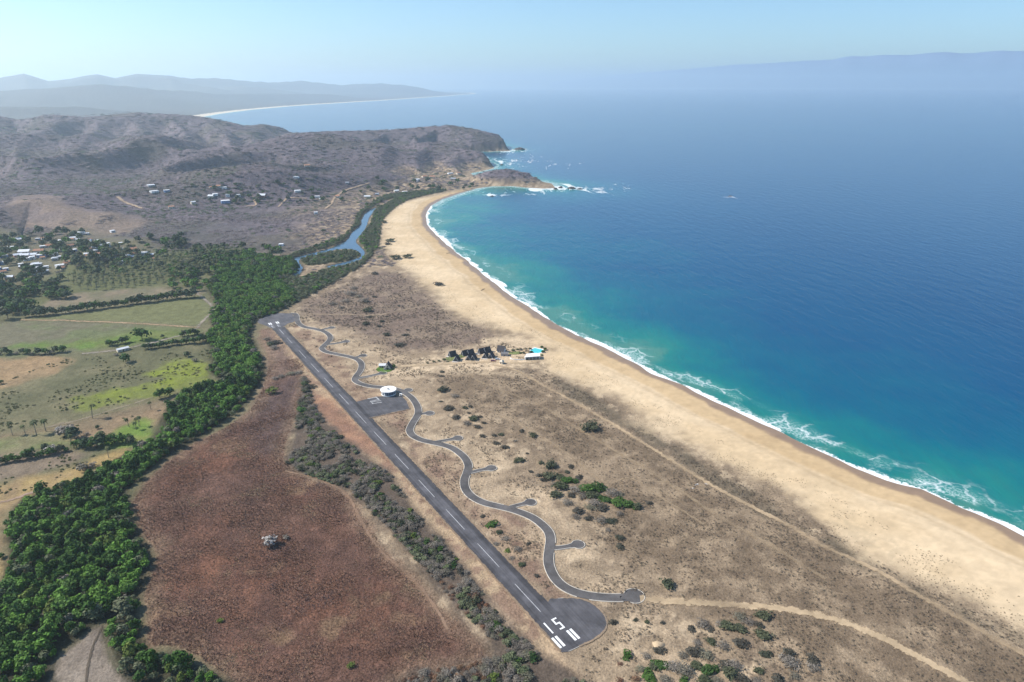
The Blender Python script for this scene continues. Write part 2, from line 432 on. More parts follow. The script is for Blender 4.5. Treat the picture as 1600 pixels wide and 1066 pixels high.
# ------------------------------------------------------------------ zones (outlines surveyed from the sight lines)
Z = {}
def zone(name, px, z=2.0, n=3): Z[name] = smooth(gl(px, z), n, True)
veg_px = [(1900, 1110), (1700, 1022), (1600, 978), (1500, 928), (1420, 890), (1340, 838), (1260, 795), (1200, 758), (1150, 742), (1100, 712), (1050, 682), (1000, 652), (950, 618), (905, 592),
          (868, 575), (850, 545), (800, 522), (745, 503), (700, 475), (662, 446), (640, 428), (622, 410), (610, 395), (598, 376), (598, 355), (606, 335), (631, 317), (690, 303.5), (742, 293.5), (800, 289)]
veg_line = smooth(gl(veg_px), 3)
zone('brown', [(203, 785), (240, 738), (300, 695), (348, 668), (388, 640), (405, 608), (415, 575), (412, 545), (402, 518), (428, 514), (450, 540), (480, 575), (470, 640), (448, 720), (545, 772), (600, 850), (690, 945), (760, 1010), (740, 1040), (640, 1066), (600, 1110), (430, 1130), (360, 1072), (305, 1030), (265, 1014), (230, 1012), (222, 985), (220, 935), (228, 905), (240, 868), (218, 835), (205, 800)])
zone('brown_red', [(205, 790), (300, 705), (400, 690), (450, 740), (545, 790), (600, 860), (680, 950), (600, 1000), (500, 1020), (420, 980), (300, 960), (225, 960), (228, 905), (240, 868), (215, 830)])
zone('purple', [(402, 612), (470, 590), (478, 605), (462, 655), (440, 700), (400, 700), (385, 660), (392, 635)])
zone('pinkish', [(410, 520), (440, 515), (470, 560), (478, 582), (420, 590), (412, 560)])
zone('clay', [(474, 616), (500, 618), (518, 620), (550, 650), (600, 700), (622, 725), (600, 722), (560, 695), (530, 690), (500, 655), (482, 640)])
zone('verge', [(430, 515), (455, 540), (520, 605), (590, 680), (650, 740), (720, 810), (790, 890), (850, 960), (880, 1020), (900, 1066), (840, 1010), (770, 940), (700, 850), (640, 780), (610, 740), (545, 690), (490, 630), (470, 585)])
zone('inner', [(455, 510), (500, 520), (560, 600), (600, 605), (640, 655), (640, 685), (720, 720), (725, 770), (830, 815), (850, 850), (850, 890), (890, 930), (860, 938), (800, 880), (720, 795), (640, 700), (600, 655), (550, 620), (500, 565)])
zone('sandy', [(470, 505), (520, 512), (560, 535), (600, 545), (640, 560), (760, 562), (760, 575), (640, 590), (680, 640), (760, 700), (800, 740), (860, 770), (900, 830), (960, 880), (1010, 930), (1060, 990), (1000, 1050), (960, 1010), (950, 960), (900, 920), (870, 880), (860, 830), (800, 790), (740, 770), (735, 720), (660, 680), (660, 630), (600, 600), (568, 590), (570, 560), (510, 540)])
zone('scrub_far', [(560, 432), (620, 425), (660, 455), (700, 485), (770, 530), (690, 545), (620, 545), (540, 515), (485, 500), (475, 472), (520, 455)])
zone('scrub_main', [(690, 590), (760, 588), (840, 600), (950, 662), (1060, 715), (1180, 780), (1300, 850), (1400, 900), (1600, 1010), (1750, 1100), (1300, 1100), (1160, 990), (1040, 930), (960, 870), (900, 790), (840, 710), (760, 660)])
zone('cabin_sand', [(610, 583), (650, 570), (700, 556), (745, 538), (780, 528), (830, 530), (875, 560), (862, 582), (835, 572), (800, 578), (760, 582), (700, 578), (650, 582)])
zone('dark_strip', [(860, 585), (900, 605), (960, 640), (1060, 700), (1130, 745), (1240, 808), (1330, 860), (1420, 905), (1560, 975), (1640, 1010), (1540, 985), (1400, 915), (1300, 860), (1160, 782), (1060, 720), (960, 660), (870, 608)])
zone('pine_floor', [(0, 1100), (-60, 1000), (0, 915), (10, 880), (8, 830), (25, 790), (70, 768), (130, 748), (190, 715), (240, 690), (262, 640), (305, 606), (345, 598), (325, 580), (330, 555), (320, 530), (330, 510), (326, 490), (335, 470), (322, 450), (340, 420), (345, 402), (390, 396), (440, 405), (455, 400), (470, 420), (445, 440), (470, 465), (430, 490), (402, 502), (395, 530), (410, 560), (413, 590), (395, 615), (380, 637), (345, 667), (300, 692), (240, 733), (203, 770), (207, 800), (217, 835), (238, 870), (228, 910), (221, 940), (225, 985), (228, 1015), (270, 1017), (310, 1034), (365, 1075), (225, 1075), (182, 1040), (165, 1000), (156, 976), (85, 1032), (76, 1080)])
zone('grey_field', [(74, 1085), (84, 1034), (120, 1004), (155, 976), (164, 998), (182, 1042), (226, 1085)])
zone('scrub_belt', [(470, 600), (480, 592), (497, 640), (545, 690), (610, 740), (640, 785), (700, 855), (740, 905), (780, 958), (830, 1008), (880, 1042), (915, 1075), (640, 1075), (640, 1052), (700, 1040), (755, 1030), (765, 1008), (735, 975), (690, 925), (640, 870), (595, 820), (545, 770), (480, 745), (446, 725), (456, 690)])
zone('p_upper', [(75, 494), (180, 482), (300, 463), (318, 468), (332, 482), (312, 507), (200, 502), (62, 498)])
zone('p_mid', [(-80, 520), (25, 502), (200, 507), (306, 514), (290, 527), (200, 543), (0, 560), (-80, 565)])
zone('p_mid_g', [(120, 535), (200, 518), (300, 516), (280, 527), (200, 540), (130, 545), (40, 545), (-40, 555), (0, 545), (70, 535)])
zone('p_tan', [(-80, 565), (0, 562), (70, 557), (112, 562), (80, 585), (40, 597), (0, 607), (-80, 620)])
zone('p_green', [(335, 562), (322, 580), (342, 602), (300, 607), (240, 624), (170, 636), (128, 640), (118, 622), (170, 612), (215, 606), (262, 590), (230, 582), (262, 566), (300, 560)])
zone('p_tan2', [(-40, 690), (80, 668), (150, 652), (260, 622), (268, 632), (240, 665), (190, 680), (140, 700), (110, 690), (60, 698), (0, 735), (-40, 745)])
zone('p_grn2', [(165, 688), (210, 658), (230, 660), (225, 690), (170, 702)])
zone('p_grn3', [(-40, 700), (60, 676), (110, 690), (70, 702), (0, 716), (-40, 722)])
zone('p_brn', [(-60, 722), (50, 706), (112, 700), (140, 712), (110, 728), (0, 752), (-60, 765)])
zone('p_gold', [(-80, 770), (0, 757), (110, 728), (180, 705), (200, 712), (130, 746), (72, 768), (26, 790), (8, 830), (10, 880), (0, 912), (-80, 980)])
zone('p_band', [(60, 482), (100, 462), (200, 452), (305, 452), (306, 462), (180, 477), (90, 492)])
zone('grove', [(40, 470), (70, 440), (130, 405), (240, 395), (380, 388), (340, 425), (270, 442), (160, 460), (60, 480)])
zone('town', [(-120, 440), (-60, 370), (60, 365), (130, 360), (200, 372), (260, 395), (260, 410), (120, 415), (60, 440)], 4)
zone('hill_clear', [(10, 350), (60, 318), (110, 335), (170, 338), (225, 340), (215, 352), (170, 362), (110, 356)], 8)
zone('hill_clear2', [(80, 350), (130, 345), (200, 345), (180, 362), (90, 362)], 8)
zone('east_bank', [(600, 322), (588, 322), (582, 340), (576, 355), (563, 370), (562, 378), (571, 390), (567, 405), (545, 415), (515, 425), (470, 450), (440, 470), (470, 468), (500, 453), (540, 430), (572, 410), (590, 385), (594, 365), (601, 340), (640, 312), (700, 298), (660, 298), (620, 308)])
zone('wet_scrub', [(452, 412), (460, 424), (470, 433), (515, 420), (545, 414), (562, 411), (522, 438), (482, 463), (442, 484), (405, 500), (402, 496), (430, 470), (442, 440), (447, 422)])
zone('island', [(472, 405), (490, 399), (505, 397), (525, 392), (548, 391), (559, 395), (561, 400), (552, 405), (530, 409), (500, 413), (480, 414)])
zone('west_bank', [(440, 404), (470, 392), (500, 382), (538, 367), (553, 350), (558, 335), (575, 322), (600, 306), (650, 299), (640, 304), (600, 314), (580, 325), (566, 336), (562, 350), (548, 363), (541, 373), (526, 382), (490, 393), (470, 400), (452, 408)])
palm_px = [(20, 681, 10), (40, 679, 8), (57, 679, 11), (72, 675, 10), (145, 654, 11), (202, 668, 8), (218, 667, 9), (213, 672, 7), (236, 640, 7), (162, 694, 11), (170, 716, 10), (112, 697, 9), (58, 692, 0), (107, 681, 6), (180, 560, 0)]

# ------------------------------------------------------------------ terrain height
def near_pave(x, y):
    d = np.full(x.shape, 500.0)
    for ln in pave_line_sets:
        m = (x > ln[:, 0].min() - 60) & (x < ln[:, 0].max() + 60) & (y > ln[:, 1].min() - 60) & (y < ln[:, 1].max() + 60)
        if m.any(): d[m] = np.minimum(d[m], seg_dist(x[m], y[m], ln)[0])
    for pl in (apron_poly, pad_near, pad_far, runway_poly):
        m = (x > pl[:, 0].min() - 60) & (x < pl[:, 0].max() + 60) & (y > pl[:, 1].min() - 60) & (y < pl[:, 1].max() + 60)
        if m.any(): d[m] = np.minimum(d[m], np.maximum(-sdf(x[m], y[m], pl), 0))
    return d

def terrain(x, y, full=False):
    """height of the land; with full=True also the fields it was made from"""
    x = np.asarray(x, float); y = np.asarray(y, float)
    far = y > 4300
    ds, sp = seg_dist(x, y, shore); ins = inside(x, y, land_poly)
    d = np.where(ins, ds, -ds)
    cusp = (fbm(x, y, 26, 2, 4) - .5) * 5 * sstep(1800, 600, y)
    dd = d + cusp
    z = np.clip(dd * .055, -6, 1.5) + .5 * sstep(27, 45, dd) + .25 * sstep(30, 36, dd) * sstep(60, 40, dd)
    z = np.where(far, np.clip(d * .02, -6, 2), z)
    pv = near_pave(x, y)
    dune = sstep(60, 110, d) * sstep(6, 30, pv) * sstep(1500, 1100, y)
    z = z + dune * ((fbm(x, y, 55, 3, 9) - .5) * 1.6 + (fbm(x, y, 13, 2, 10) - .5) * .7)
    inland = sstep(40, 300, d)
    up = ridge_height(x, y, RIDGES, 1.0)
    mid = sstep(900, 1500, y) * sstep(150, 420, d) * (1 - far)
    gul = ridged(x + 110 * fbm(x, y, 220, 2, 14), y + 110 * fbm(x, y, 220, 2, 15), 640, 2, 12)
    und = mid * np.minimum((sstep(.3, .95, gul) - .10) * 105 * sstep(1000, 1750, y) * (.5 + 1.0 * fbm(x, y, 900, 2, 16)), 100) * sstep(2850, 2350, y)
    up = np.maximum(up, 0) + np.maximum(und, 0) * np.exp(-np.maximum(up, 0) / 55)
    rough = sstep(2, 15, up) * (fbm(x, y, 60, 3, 13) - .5) * 2.5
    crag = sstep(70, 12, d) * sstep(1650, 1720, y) * sstep(3, 12, up) * (1 - far)
    rough = rough + crag * (fbm(x, y, 16, 3, 17) - .42) * 17
    cliff = sstep(-2, 14, d)
    z = z + (up + rough) * cliff * (~far)
    rv = sdf(x, y, river_poly, 80)
    flat = sstep(-70, -15, rv)
    z = z * (1 - flat) + np.minimum(z, 2.0) * flat
    z = np.where(rv > -5, np.minimum(z, .7 + np.clip(-rv, -3, 5) * .26), z)
    if far.any():
        xf, yf = x[far], y[far]
        hf = ridge_height(xf, yf, FAR_RIDGES, 5.0) + np.maximum(fbm(xf, yf, 2500, 4, 21) - .5, 0) * 260 * sstep(700, 2500, d[far])
        z[far] += hf * sstep(200, 1500, d[far]) * ins[far]
    if full: return z, dict(d=d, dd=dd, s=sp, gul=gul, pv=pv, up=up, rv=rv, far=far)
    return z

def ground_at(x, y):
    return float(terrain(np.array([x]), np.array([y]))[0])

_rr = np.exp(np.linspace(math.log(190), math.log(6000), 1500))
def hit(px, py):
    """first point where a sight line meets the land"""
    d = ray(px, py); hd = math.hypot(d[0], d[1])
    xs = d[0] / hd * _rr; ys = d[1] / hd * _rr; zs = CAM_H + d[2] / hd * _rr
    k = np.argmax(terrain(xs, ys) >= zs)
    if k == 0:
        q = g(px, py); return np.array([q[0], q[1], PLAIN])
    return np.array([xs[k], ys[k], zs[k]])

def hits(pts):
    """the same for many sight lines at once"""
    out = []
    P = np.array([ray(*p) for p in pts]); hd = np.hypot(P[:, 0], P[:, 1])
    rr = np.exp(np.linspace(math.log(190), math.log(6000), 500))
    xs = P[:, 0:1] / hd[:, None] * rr; ys = P[:, 1:2] / hd[:, None] * rr; zs = CAM_H + P[:, 2:3] / hd[:, None] * rr
    tz = terrain(xs.ravel(), ys.ravel()).reshape(xs.shape)
    for i in range(len(pts)):
        k = int(np.argmax(tz[i] >= zs[i]))
        if k == 0:
            q = g(*pts[i]); out.append((q[0], q[1], PLAIN)); continue
        a = zs[i, k - 1] - tz[i, k - 1]; b = tz[i, k] - zs[i, k]; t = a / (a + b + 1e-9)
        out.append((xs[i, k - 1] * (1 - t) + xs[i, k] * t, ys[i, k - 1] * (1 - t) + ys[i, k] * t, tz[i, k - 1] * (1 - t) + tz[i, k] * t))
    return np.array(out)
# ------------------------------------------------------------------ the land sheet
NA = 900
az = np.linspace(R(-57), R(57), NA)
rr = [185.0]
while rr[-1] < 40000:
    r = rr[-1]
    rr.append(r * (1 + (.0052 if r < 1400 else .0065 if r < 3600 else .016)))
rr = np.array(rr); NR = len(rr)
A, RR = np.meshgrid(az, rr)
GX = (np.sin(A) * RR).ravel(); GY = (np.cos(A) * RR).ravel()
_ds, _ = seg_dist(GX, GY, shore[::1]); _in = inside(GX, GY, land_poly)
keep = _in | (_ds < np.maximum(40, .01 * np.hypot(GX, GY)))
idx = np.full(len(GX), -1); 
q = (np.arange(NR - 1)[:, None] * NA + np.arange(NA - 1)[None, :]).ravel()
Q = np.stack([q, q + 1, q + NA + 1, q + NA], 1)
Q = Q[keep[Q].all(1)]
used = np.unique(Q); idx[used] = np.arange(len(used))
Q = idx[Q]; X = GX[used]; Y = GY[used]
H, FL = terrain(X, Y, True)

# --- what grows or lies where: a base colour for each place, with ragged borders
j1 = (fbm(X, Y, 14, 4, 1) - .5); j2 = (fbm(X, Y, 60, 4, 2) - .5); j3 = (fbm(X, Y, 5, 3, 3) - .5)
def M(name, soft, jit=1.0):
    """soft membership of a zone; the border wanders by several metres"""
    dpoly = sdf(X, Y, Z[name], 120)
    return sstep(-soft, soft, dpoly + jit * (j1 * 22 + j3 * 8))
def C(*c): return np.array(c)[None, :]
def lay(col, m, c): return col * (1 - m[:, None]) + np.broadcast_to(c, col.shape) * m[:, None]
def two(a, b, t): return C(*a) * (1 - t[:, None]) + C(*b) * t[:, None]
n14 = fbm(X, Y, 14, 4, 31); n40 = fbm(X, Y, 40, 4, 32); n120 = fbm(X, Y, 120, 4, 33); n6 = fbm(X, Y, 6, 3, 34)
ng = fbm(X, Y, 2.4, 2, 35)
dsh = FL['d']; up = FL['up']

SAND = (.60, .455, .285)
col = two((.285, .21, .135), (.185, .135, .09), sstep(.35, .62, n40 * .5 + n14 * .5))              # dry dune heath
col = lay(col, sstep(.52, .64, n14 * .5 + n6 * .5) * .8, C(.43, .325, .21))
# the left plain
left = sstep(60, -60, X - (-140 - .33 * (Y - 330)))
col = lay(col, left, two((.115, .11, .058), (.165, .145, .08), sstep(.35, .65, n40)))
m = sstep(.48, .62, n14 * .6 + n6 * .4) * left
col = lay(col, m * .55, C(.10, .095, .05))
# dry woods and hills
hm = np.maximum(sstep(4, 16, up), sstep(900, 1080, Y + j2 * 200) * sstep(120, 320, dsh + j2 * 150) * sstep(-90, -30, -FL['rv'] * 0 - 0 + 0 * X - 0 + 60))
hm = hm * (1 - sstep(-30, 0, FL['rv']) * .6)
hillc = two((.155, .124, .13), (.11, .09, .099), sstep(.4, .6, n40 * .5 + n14 * .5))
hillc = hillc * (1 - .5 * sstep(.52, .68, n120)[:, None]) + C(.085, .078, .052) * (.5 * sstep(.52, .68, n120)[:, None])
hillc = lay(hillc, sstep(.55, .25, FL['gul']) * .5, C(.085, .082, .07))            # greener gully growth, with valley shade painted in to deepen the relief
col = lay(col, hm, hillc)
for nm, sf, c in (('hill_clear', 25, (.225, .165, .125)), ('hill_clear2', 25, (.215, .16, .12)), ('town', 30, (.14, .125, .075)), ('grove', 12, (.11, .115, .05))):
    mm = M(nm, sf, 1.0); col = lay(col, mm * (.55 + .45 * sstep(.35, .6, n40)), C(*c))
# cliffs and rocky shore of the headlands
rock = sstep(34, 8, dsh + j3 * 14) * sstep(2, 10, up) * (dsh > -5)
col = lay(col, rock * sstep(1600, 1700, Y), two((.115, .09, .075), (.06, .05, .045), n14))
# brown field and its neighbours
mb = M('brown', 3, .25)
fb = two((.15, .084, .06), (.105, .062, .048), sstep(.35, .65, n40 * .5 + n14 * .5))
fb = lay(fb, M('brown_red', 45, 2.0) * sstep(.3, .6, n120 * .5 + n40 * .5), two((.172, .082, .05), (.125, .062, .042), sstep(.35, .65, n14)))
fb = lay(fb, sstep(.62, .74, n40 * .6 + n14 * .4), C(.20, .125, .075))
fb = lay(fb, M('purple', 10, .8) * .8, two((.125, .083, .07), (.095, .066, .06), n14))
fb = lay(fb, M('pinkish', 12, .8) * .85, two((.235, .155, .115), (.175, .12, .09), n14))
edge = sstep(14, 2, sdf(X, Y, Z['brown'], 60) + j3 * 8)
fb = lay(fb, edge * .55, C(.24, .165, .105))
col = lay(col, mb, fb)
col = lay(col, M('inner', 4, .4) * .9, two((.20, .128, .09), (.30, .21, .135), sstep(.42, .62, n14 * .6 + n6 * .4)))
col = lay(col, M('verge', 3, .3), two((.40, .285, .175), (.23, .15, .10), sstep(.42, .62, n14 * .5 + n6 * .5)))
col = lay(col, M('clay', 8, .7), two((.33, .185, .11), (.23, .13, .085), sstep(.35, .65, n14 * .7 + n6 * .3)))
# heath variants
col = lay(col, M('sandy', 18, 1.4) * sstep(.30, .58, n14 * .6 + n6 * .4), two((.54, .41, .265), (.36, .265, .17), sstep(.35, .65, n6)))
col = lay(col, M('scrub_far', 14, 1.2) * .9, two((.165, .118, .09), (.21, .155, .11), sstep(.4, .65, n14 * .6 + n40 * .4)))
col = lay(col, M('scrub_main', 14, 1.2) * .85, two((.15, .108, .07), (.25, .183, .118), sstep(.42, .60, n14 * .5 + n40 * .3 + n6 * .2)))
col = lay(col, M('dark_strip', 5, .7) * sstep(.25, .5, n14), two((.12, .095, .065), (.17, .13, .085), n6))
col = lay(col, M('cabin_sand', 9, 1.0) * sstep(.25, .5, n14 * .5 + n6 * .5), two((.56, .425, .275), (.48, .36, .23), n14))
# pastures
for nm, sf, jt, c1, c2 in (('p_band', 5, .4, (.21, .165, .11), (.15, .135, .08)),
        ('p_upper', 4, .2, (.145, .145, .065), (.12, .165, .045)), ('p_mid', 4, .3, (.145, .13, .08), (.13, .14, .065)),
        ('p_mid_g', 10, .8, (.11, .17, .035), (.135, .155, .05)), ('p_tan', 6, .6, (.29, .195, .105), (.23, .165, .09)),
        ('p_green', 5, 1.0, (.20, .235, .028), (.155, .17, .045)), ('p_tan2', 6, .5, (.245, .17, .10), (.185, .14, .085)),
        ('p_grn2', 4, .5, (.13, .19, .04), (.19, .2, .06)), ('p_grn3', 5, .6, (.14, .16, .06), (.18, .16, .085)),
        ('p_brn', 5, .5, (.155, .118, .09), (.19, .145, .10)), ('p_gold', 5, .5, (.31, .22, .095), (.25, .175, .10)),
        ('grey_field', 2, .15, (.215, .175, .135), (.175, .14, .11))):
    k = {'p_upper': sstep(-320, -180, X + 0 * Y + j2 * 80)}.get(nm, sstep(.38, .62, n40 * .6 + n14 * .4))
    mm = M(nm, sf, jt)
    if nm == 'p_green': mm = mm * sstep(.30, .5, n40 * .5 + n14 * .5)
    col = lay(col, mm, two(c1, c2, k))
# under the trees
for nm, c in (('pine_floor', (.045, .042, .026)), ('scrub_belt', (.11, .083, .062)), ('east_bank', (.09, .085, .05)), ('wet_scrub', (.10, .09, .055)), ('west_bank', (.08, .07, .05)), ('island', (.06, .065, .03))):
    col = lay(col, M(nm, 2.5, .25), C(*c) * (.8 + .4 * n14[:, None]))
# beach
dv, _ = seg_dist(X, Y, veg_line)
beach_poly = np.vstack([veg_line[::-1], gl([p for p in shore_px if True][:26], 0)[::-1]])
BP = np.vstack([veg_line, gl(shore_px[0:24], 0)[::-1]])
in_b = inside(X, Y, BP) | ((dsh < 12) & (Y < 1500) & (X > 0))
sv = np.where(in_b, dv, -dv)
wob = (j2 * 34 + j1 * 22 + j3 * 8) * sstep(1700, 300, Y)
sandm = sstep(-13, 13, sv + wob) * (up < 6)
veg_spots = sstep(.58, .70, n6) * sstep(26, 2, sv)
sandc = two(SAND, (.54, .40, .24), sstep(.35, .65, n40)) * (1 + .10 * (ng - .5))[:, None]
lines = .5 + .5 * np.sin((dsh + j2 * 10) * .42)
sandc = lay(sandc, sstep(.75, 1, lines) * sstep(52, 40, dsh) * sstep(18, 26, dsh) * .28, C(.37, .255, .14))
berm = sstep(31, 27, FL['dd'] + j2 * 14)
sandc = lay(sandc, berm * .65, two((.49, .335, .17), (.42, .28, .14), n40))
dw = FL['dd'] + j1 * 7 + j2 * 9
wet = sstep(12.5, 8.5, dw)
sandc = lay(sandc, wet * .85, C(.215, .135, .082))
col = lay(col, sandm, sandc)
col = lay(col, veg_spots * sandm * .4, C(.30, .235, .15))
# mud of the river bed, far coast
col = lay(col, sstep(-4, 1, FL['rv']), C(.06, .055, .04))
far = FL['far']
fc = two((.10, .105, .10), (.125, .12, .11), fbm(X, Y, 900, 3, 41))
col = np.where(far[:, None], fc, col)
fsand = far & (dsh < 120) & (dsh > -200) & (X > -3500)
col = np.where(fsand[:, None], C(.62, .52, .38), col)
col = np.clip(col * (1 + .22 * (n6 - .5) + .16 * (ng - .5))[:, None], 0, 1)

rough_attr = np.clip(.25 + .75 * hm + .6 * mb + .5 * (1 - sandm) - .35 * sandm, .05, 1.3)
rough_attr = np.where(wet * sandm > .4, .03, rough_attr)
wet_attr = wet * sandm

# --- which stretch of ground each face belongs to
fx = X[Q].mean(1); fy = Y[Q].mean(1)
def fmean(a): return a[Q].mean(1)
PAST = ('p_upper', 'p_mid', 'p_tan', 'p_green', 'p_tan2', 'p_grn3', 'p_brn', 'p_gold', 'p_band')
zid = np.zeros(len(Q), int)                                   # 0 heath
leftf = fmean(left) > .5
zid[leftf] = 1                                                # farmland plain
zid[(fmean(hm) > .5)] = 2                                     # hills
zid[fmean(mb) > .5] = 3
zid[fmean(M('grey_field', 1, .1)) > .5] = 4
zid[fmean(M('p_upper', 1, .1)) > .5] = 5
zid[fmean(M('p_mid', 1, .1)) > .5] = 6
zid[fmean(M('p_gold', 1, .1)) > .5] = 7
zid[(fmean(sandm) > .5)] = 8
zid[fmean(far.astype(float)) > .5] = 9
# the land material: colour from what lies there, fine grain and relief from noise
gm, nt, b = newmat("land", .95, .08)
at = nd(nt, "ShaderNodeAttribute", attribute_name="soil"); rg = nd(nt, "ShaderNodeAttribute", attribute_name="coarse"); wt = nd(nt, "ShaderNodeAttribute", attribute_name="wet")
geo = nt.nodes.new("ShaderNodeNewGeometry")
na = noise_tex(nt, geo.outputs['Position'], .9, 4, .65); nb = noise_tex(nt, geo.outputs['Position'], .16, 4, .6)
gr = maprange(nt, na.outputs[0], .3, .7, -.42, .42); gr2 = maprange(nt, nb.outputs[0], .3, .7, -.22, .22)
gsum = mathn(nt, 'ADD', 1.0, mathn(nt, 'MULTIPLY', mathn(nt, 'ADD', gr, gr2), rg.outputs['Fac']))
nt.links.new(mixc(nt, 1.0, at.outputs['Color'], gsum, 'MULTIPLY'), b.inputs['Base Color'])
nt.links.new(maprange(nt, wt.outputs['Fac'], 0, 1, .95, .42), b.inputs['Roughness'])
nt.links.new(maprange(nt, wt.outputs['Fac'], 0, 1, .06, .4), b.inputs['Specular IOR Level'])
bp = nt.nodes.new("ShaderNodeBump"); bp.inputs['Distance'].default_value = 1.0
nt.links.new(mathn(nt, 'MULTIPLY', rg.outputs['Fac'], .8), bp.inputs['Strength'])
nt.links.new(mathn(nt, 'ADD', mathn(nt, 'MULTIPLY', na.outputs[0], .9), mathn(nt, 'MULTIPLY', nb.outputs[0], 1.6)), bp.inputs['Height'])
nt.links.new(bp.outputs[0], b.inputs['Normal'])

SETTING = {0: ('ground', 'dry brown heath and dune ground between runway and beach', 'heath'),
           1: ('plain', 'flat farmland ground with scrub around the pastures on the left', 'plain'),
           2: ('hills', 'rolling hills of leafless violet brown dry woodland', 'hills'),
           3: ('brown_field', 'large reddish brown dry field left of the runway', 'field'),
           4: ('grey_field', 'small bare grey field cut into the green trees at the bottom', 'field'),
           5: ('pasture', 'green pasture above the tan farm lane', 'pasture'),
           6: ('pasture', 'grey green pasture below the tan farm lane', 'pasture'),
           7: ('pasture', 'golden dry pasture beside the dense green trees', 'pasture'),
           8: ('beach', 'long curved beach of pale golden sand', 'beach'),
           9: ('mountains', 'hazy blue mountains and far coast with its thin beach', 'mountains')}
for k, (nm, lab, cat) in SETTING.items():
    fq = Q[zid == k]
    if not len(fq): continue
    u, inv = np.unique(fq, return_inverse=True)
    me = mesh_np(nm, np.c_[X[u], Y[u], H[u]], inv.reshape(fq.shape), True)
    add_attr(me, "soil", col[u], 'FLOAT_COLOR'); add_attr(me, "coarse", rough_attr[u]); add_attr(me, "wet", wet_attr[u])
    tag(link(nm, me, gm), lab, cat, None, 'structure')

# ------------------------------------------------------------------ the sea
sa = np.linspace(R(-60), R(60), 560); sr = [150.0]
while sr[-1] < 41000: sr.append(sr[-1] * (1.0085 if sr[-1] < 2500 else 1.02))
sr = np.array(sr); SA, SR = np.meshgrid(sa, sr); SX = (np.sin(SA) * SR).ravel(); SY = (np.cos(SA) * SR).ravel()
sds, ssp = seg_dist(SX, SY, shore); sin_ = inside(SX, SY, land_poly); sd_ = np.where(sin_, -sds, sds)
ok = sd_ > -np.maximum(45, .012 * np.hypot(SX, SY))
q = (np.arange(len(sr) - 1)[:, None] * len(sa) + np.arange(len(sa) - 1)[None, :]).ravel()
SQ = np.stack([q, q + 1, q + len(sa) + 1, q + len(sa)], 1); SQ = SQ[ok[SQ].all(1)]
u, inv = np.unique(SQ, return_inverse=True)
# depth rises quickly off the straight beach and slowly in the sheltered bay
main_d, main_s = seg_dist(SX[u], SY[u], shore[:27])
bay = np.exp(-((SX[u] - 260) ** 2 + (SY[u] - 1150) ** 2) / 560. ** 2)
depth = np.maximum(sd_[u], 0) / (1 + 1.1 * bay)
sea_me = mesh_np('sea', np.c_[SX[u], SY[u], np.zeros(len(u))], inv.reshape(SQ.shape), True)
add_attr(sea_me, "offshore", sd_[u]); add_attr(sea_me, "depth", depth); add_attr(sea_me, "along", main_s)
rocky = np.exp(-np.minimum(seg_dist(SX[u], SY[u], gl([(830, 296), (868, 293), (905, 296), (930, 295)], 0))[0], 900) / 85) \
    + .8 * np.exp(-seg_dist(SX[u], SY[u], gl([(797, 236), (815, 234)], 0))[0] / 90) + .7 * np.exp(-seg_dist(SX[u], SY[u], gl([(775, 262), (800, 250), (840, 256)], 0))[0] / 170)
rocky += sum(w_ * np.exp(-np.hypot(SX[u] - c_[0], SY[u] - c_[1]) / s_) for (c_, s_, w_) in ((g(768, 305, 0), 22, .9), (g(785, 305, 0), 16, .7), (g(1141, 308, 0), 24, .95), (g(745, 350, 0), 10, .7)))
add_attr(sea_me, "rocky", rocky)
sm, nt, b = newmat("sea_water", .24, .5)
L = nt.links
of = nd(nt, "ShaderNodeAttribute", attribute_name="offshore").outputs['Fac']; de = nd(nt, "ShaderNodeAttribute", attribute_name="depth").outputs['Fac']
al = nd(nt, "ShaderNodeAttribute", attribute_name="along").outputs['Fac']; rk = nd(nt, "ShaderNodeAttribute", attribute_name="rocky").outputs['Fac']
geo = nt.nodes.new("ShaderNodeNewGeometry"); pos = geo.outputs['Position']
big = noise_tex(nt, pos, .006, 3, .5); mid_ = noise_tex(nt, pos, .022, 4, .55)
dd_ = mathn(nt, 'ADD', de, mathn(nt, 'ADD', maprange(nt, big.outputs[0], .3, .7, -34, 34), maprange(nt, mid_.outputs[0], .3, .7, -14, 14)))
watc = ramp(nt, maprange(nt, dd_, 0, 300), [(0.0, (.055, .19, .15)), (.05, (.010, .165, .145)), (.15, (.002, .128, .150)), (.26, (.0005, .092, .150)), (.5, (.0, .062, .140)), (1.0, (.0, .050, .126))])
# swell and wind ripples
mp = nt.nodes.new("ShaderNodeMapping"); mp.inputs['Rotation'].default_value = (0, 0, R(35)); mp.inputs['Scale'].default_value = (1, .35, 1); L.new(pos, mp.inputs[0])
w1 = noise_tex(nt, mp.outputs[0], .085, 4, .6); w2 = noise_tex(nt, mp.outputs[0], .4, 3, .6)
hgt = mathn(nt, 'ADD', mathn(nt, 'MULTIPLY', w1.outputs[0], 2.6), mathn(nt, 'MULTIPLY', w2.outputs[0], .55))
bp = nt.nodes.new("ShaderNodeBump"); bp.inputs['Distance'].default_value = 1.0; bp.inputs['Strength'].default_value = .42
L.new(hgt, bp.inputs['Height']); L.new(bp.outputs[0], b.inputs['Normal'])
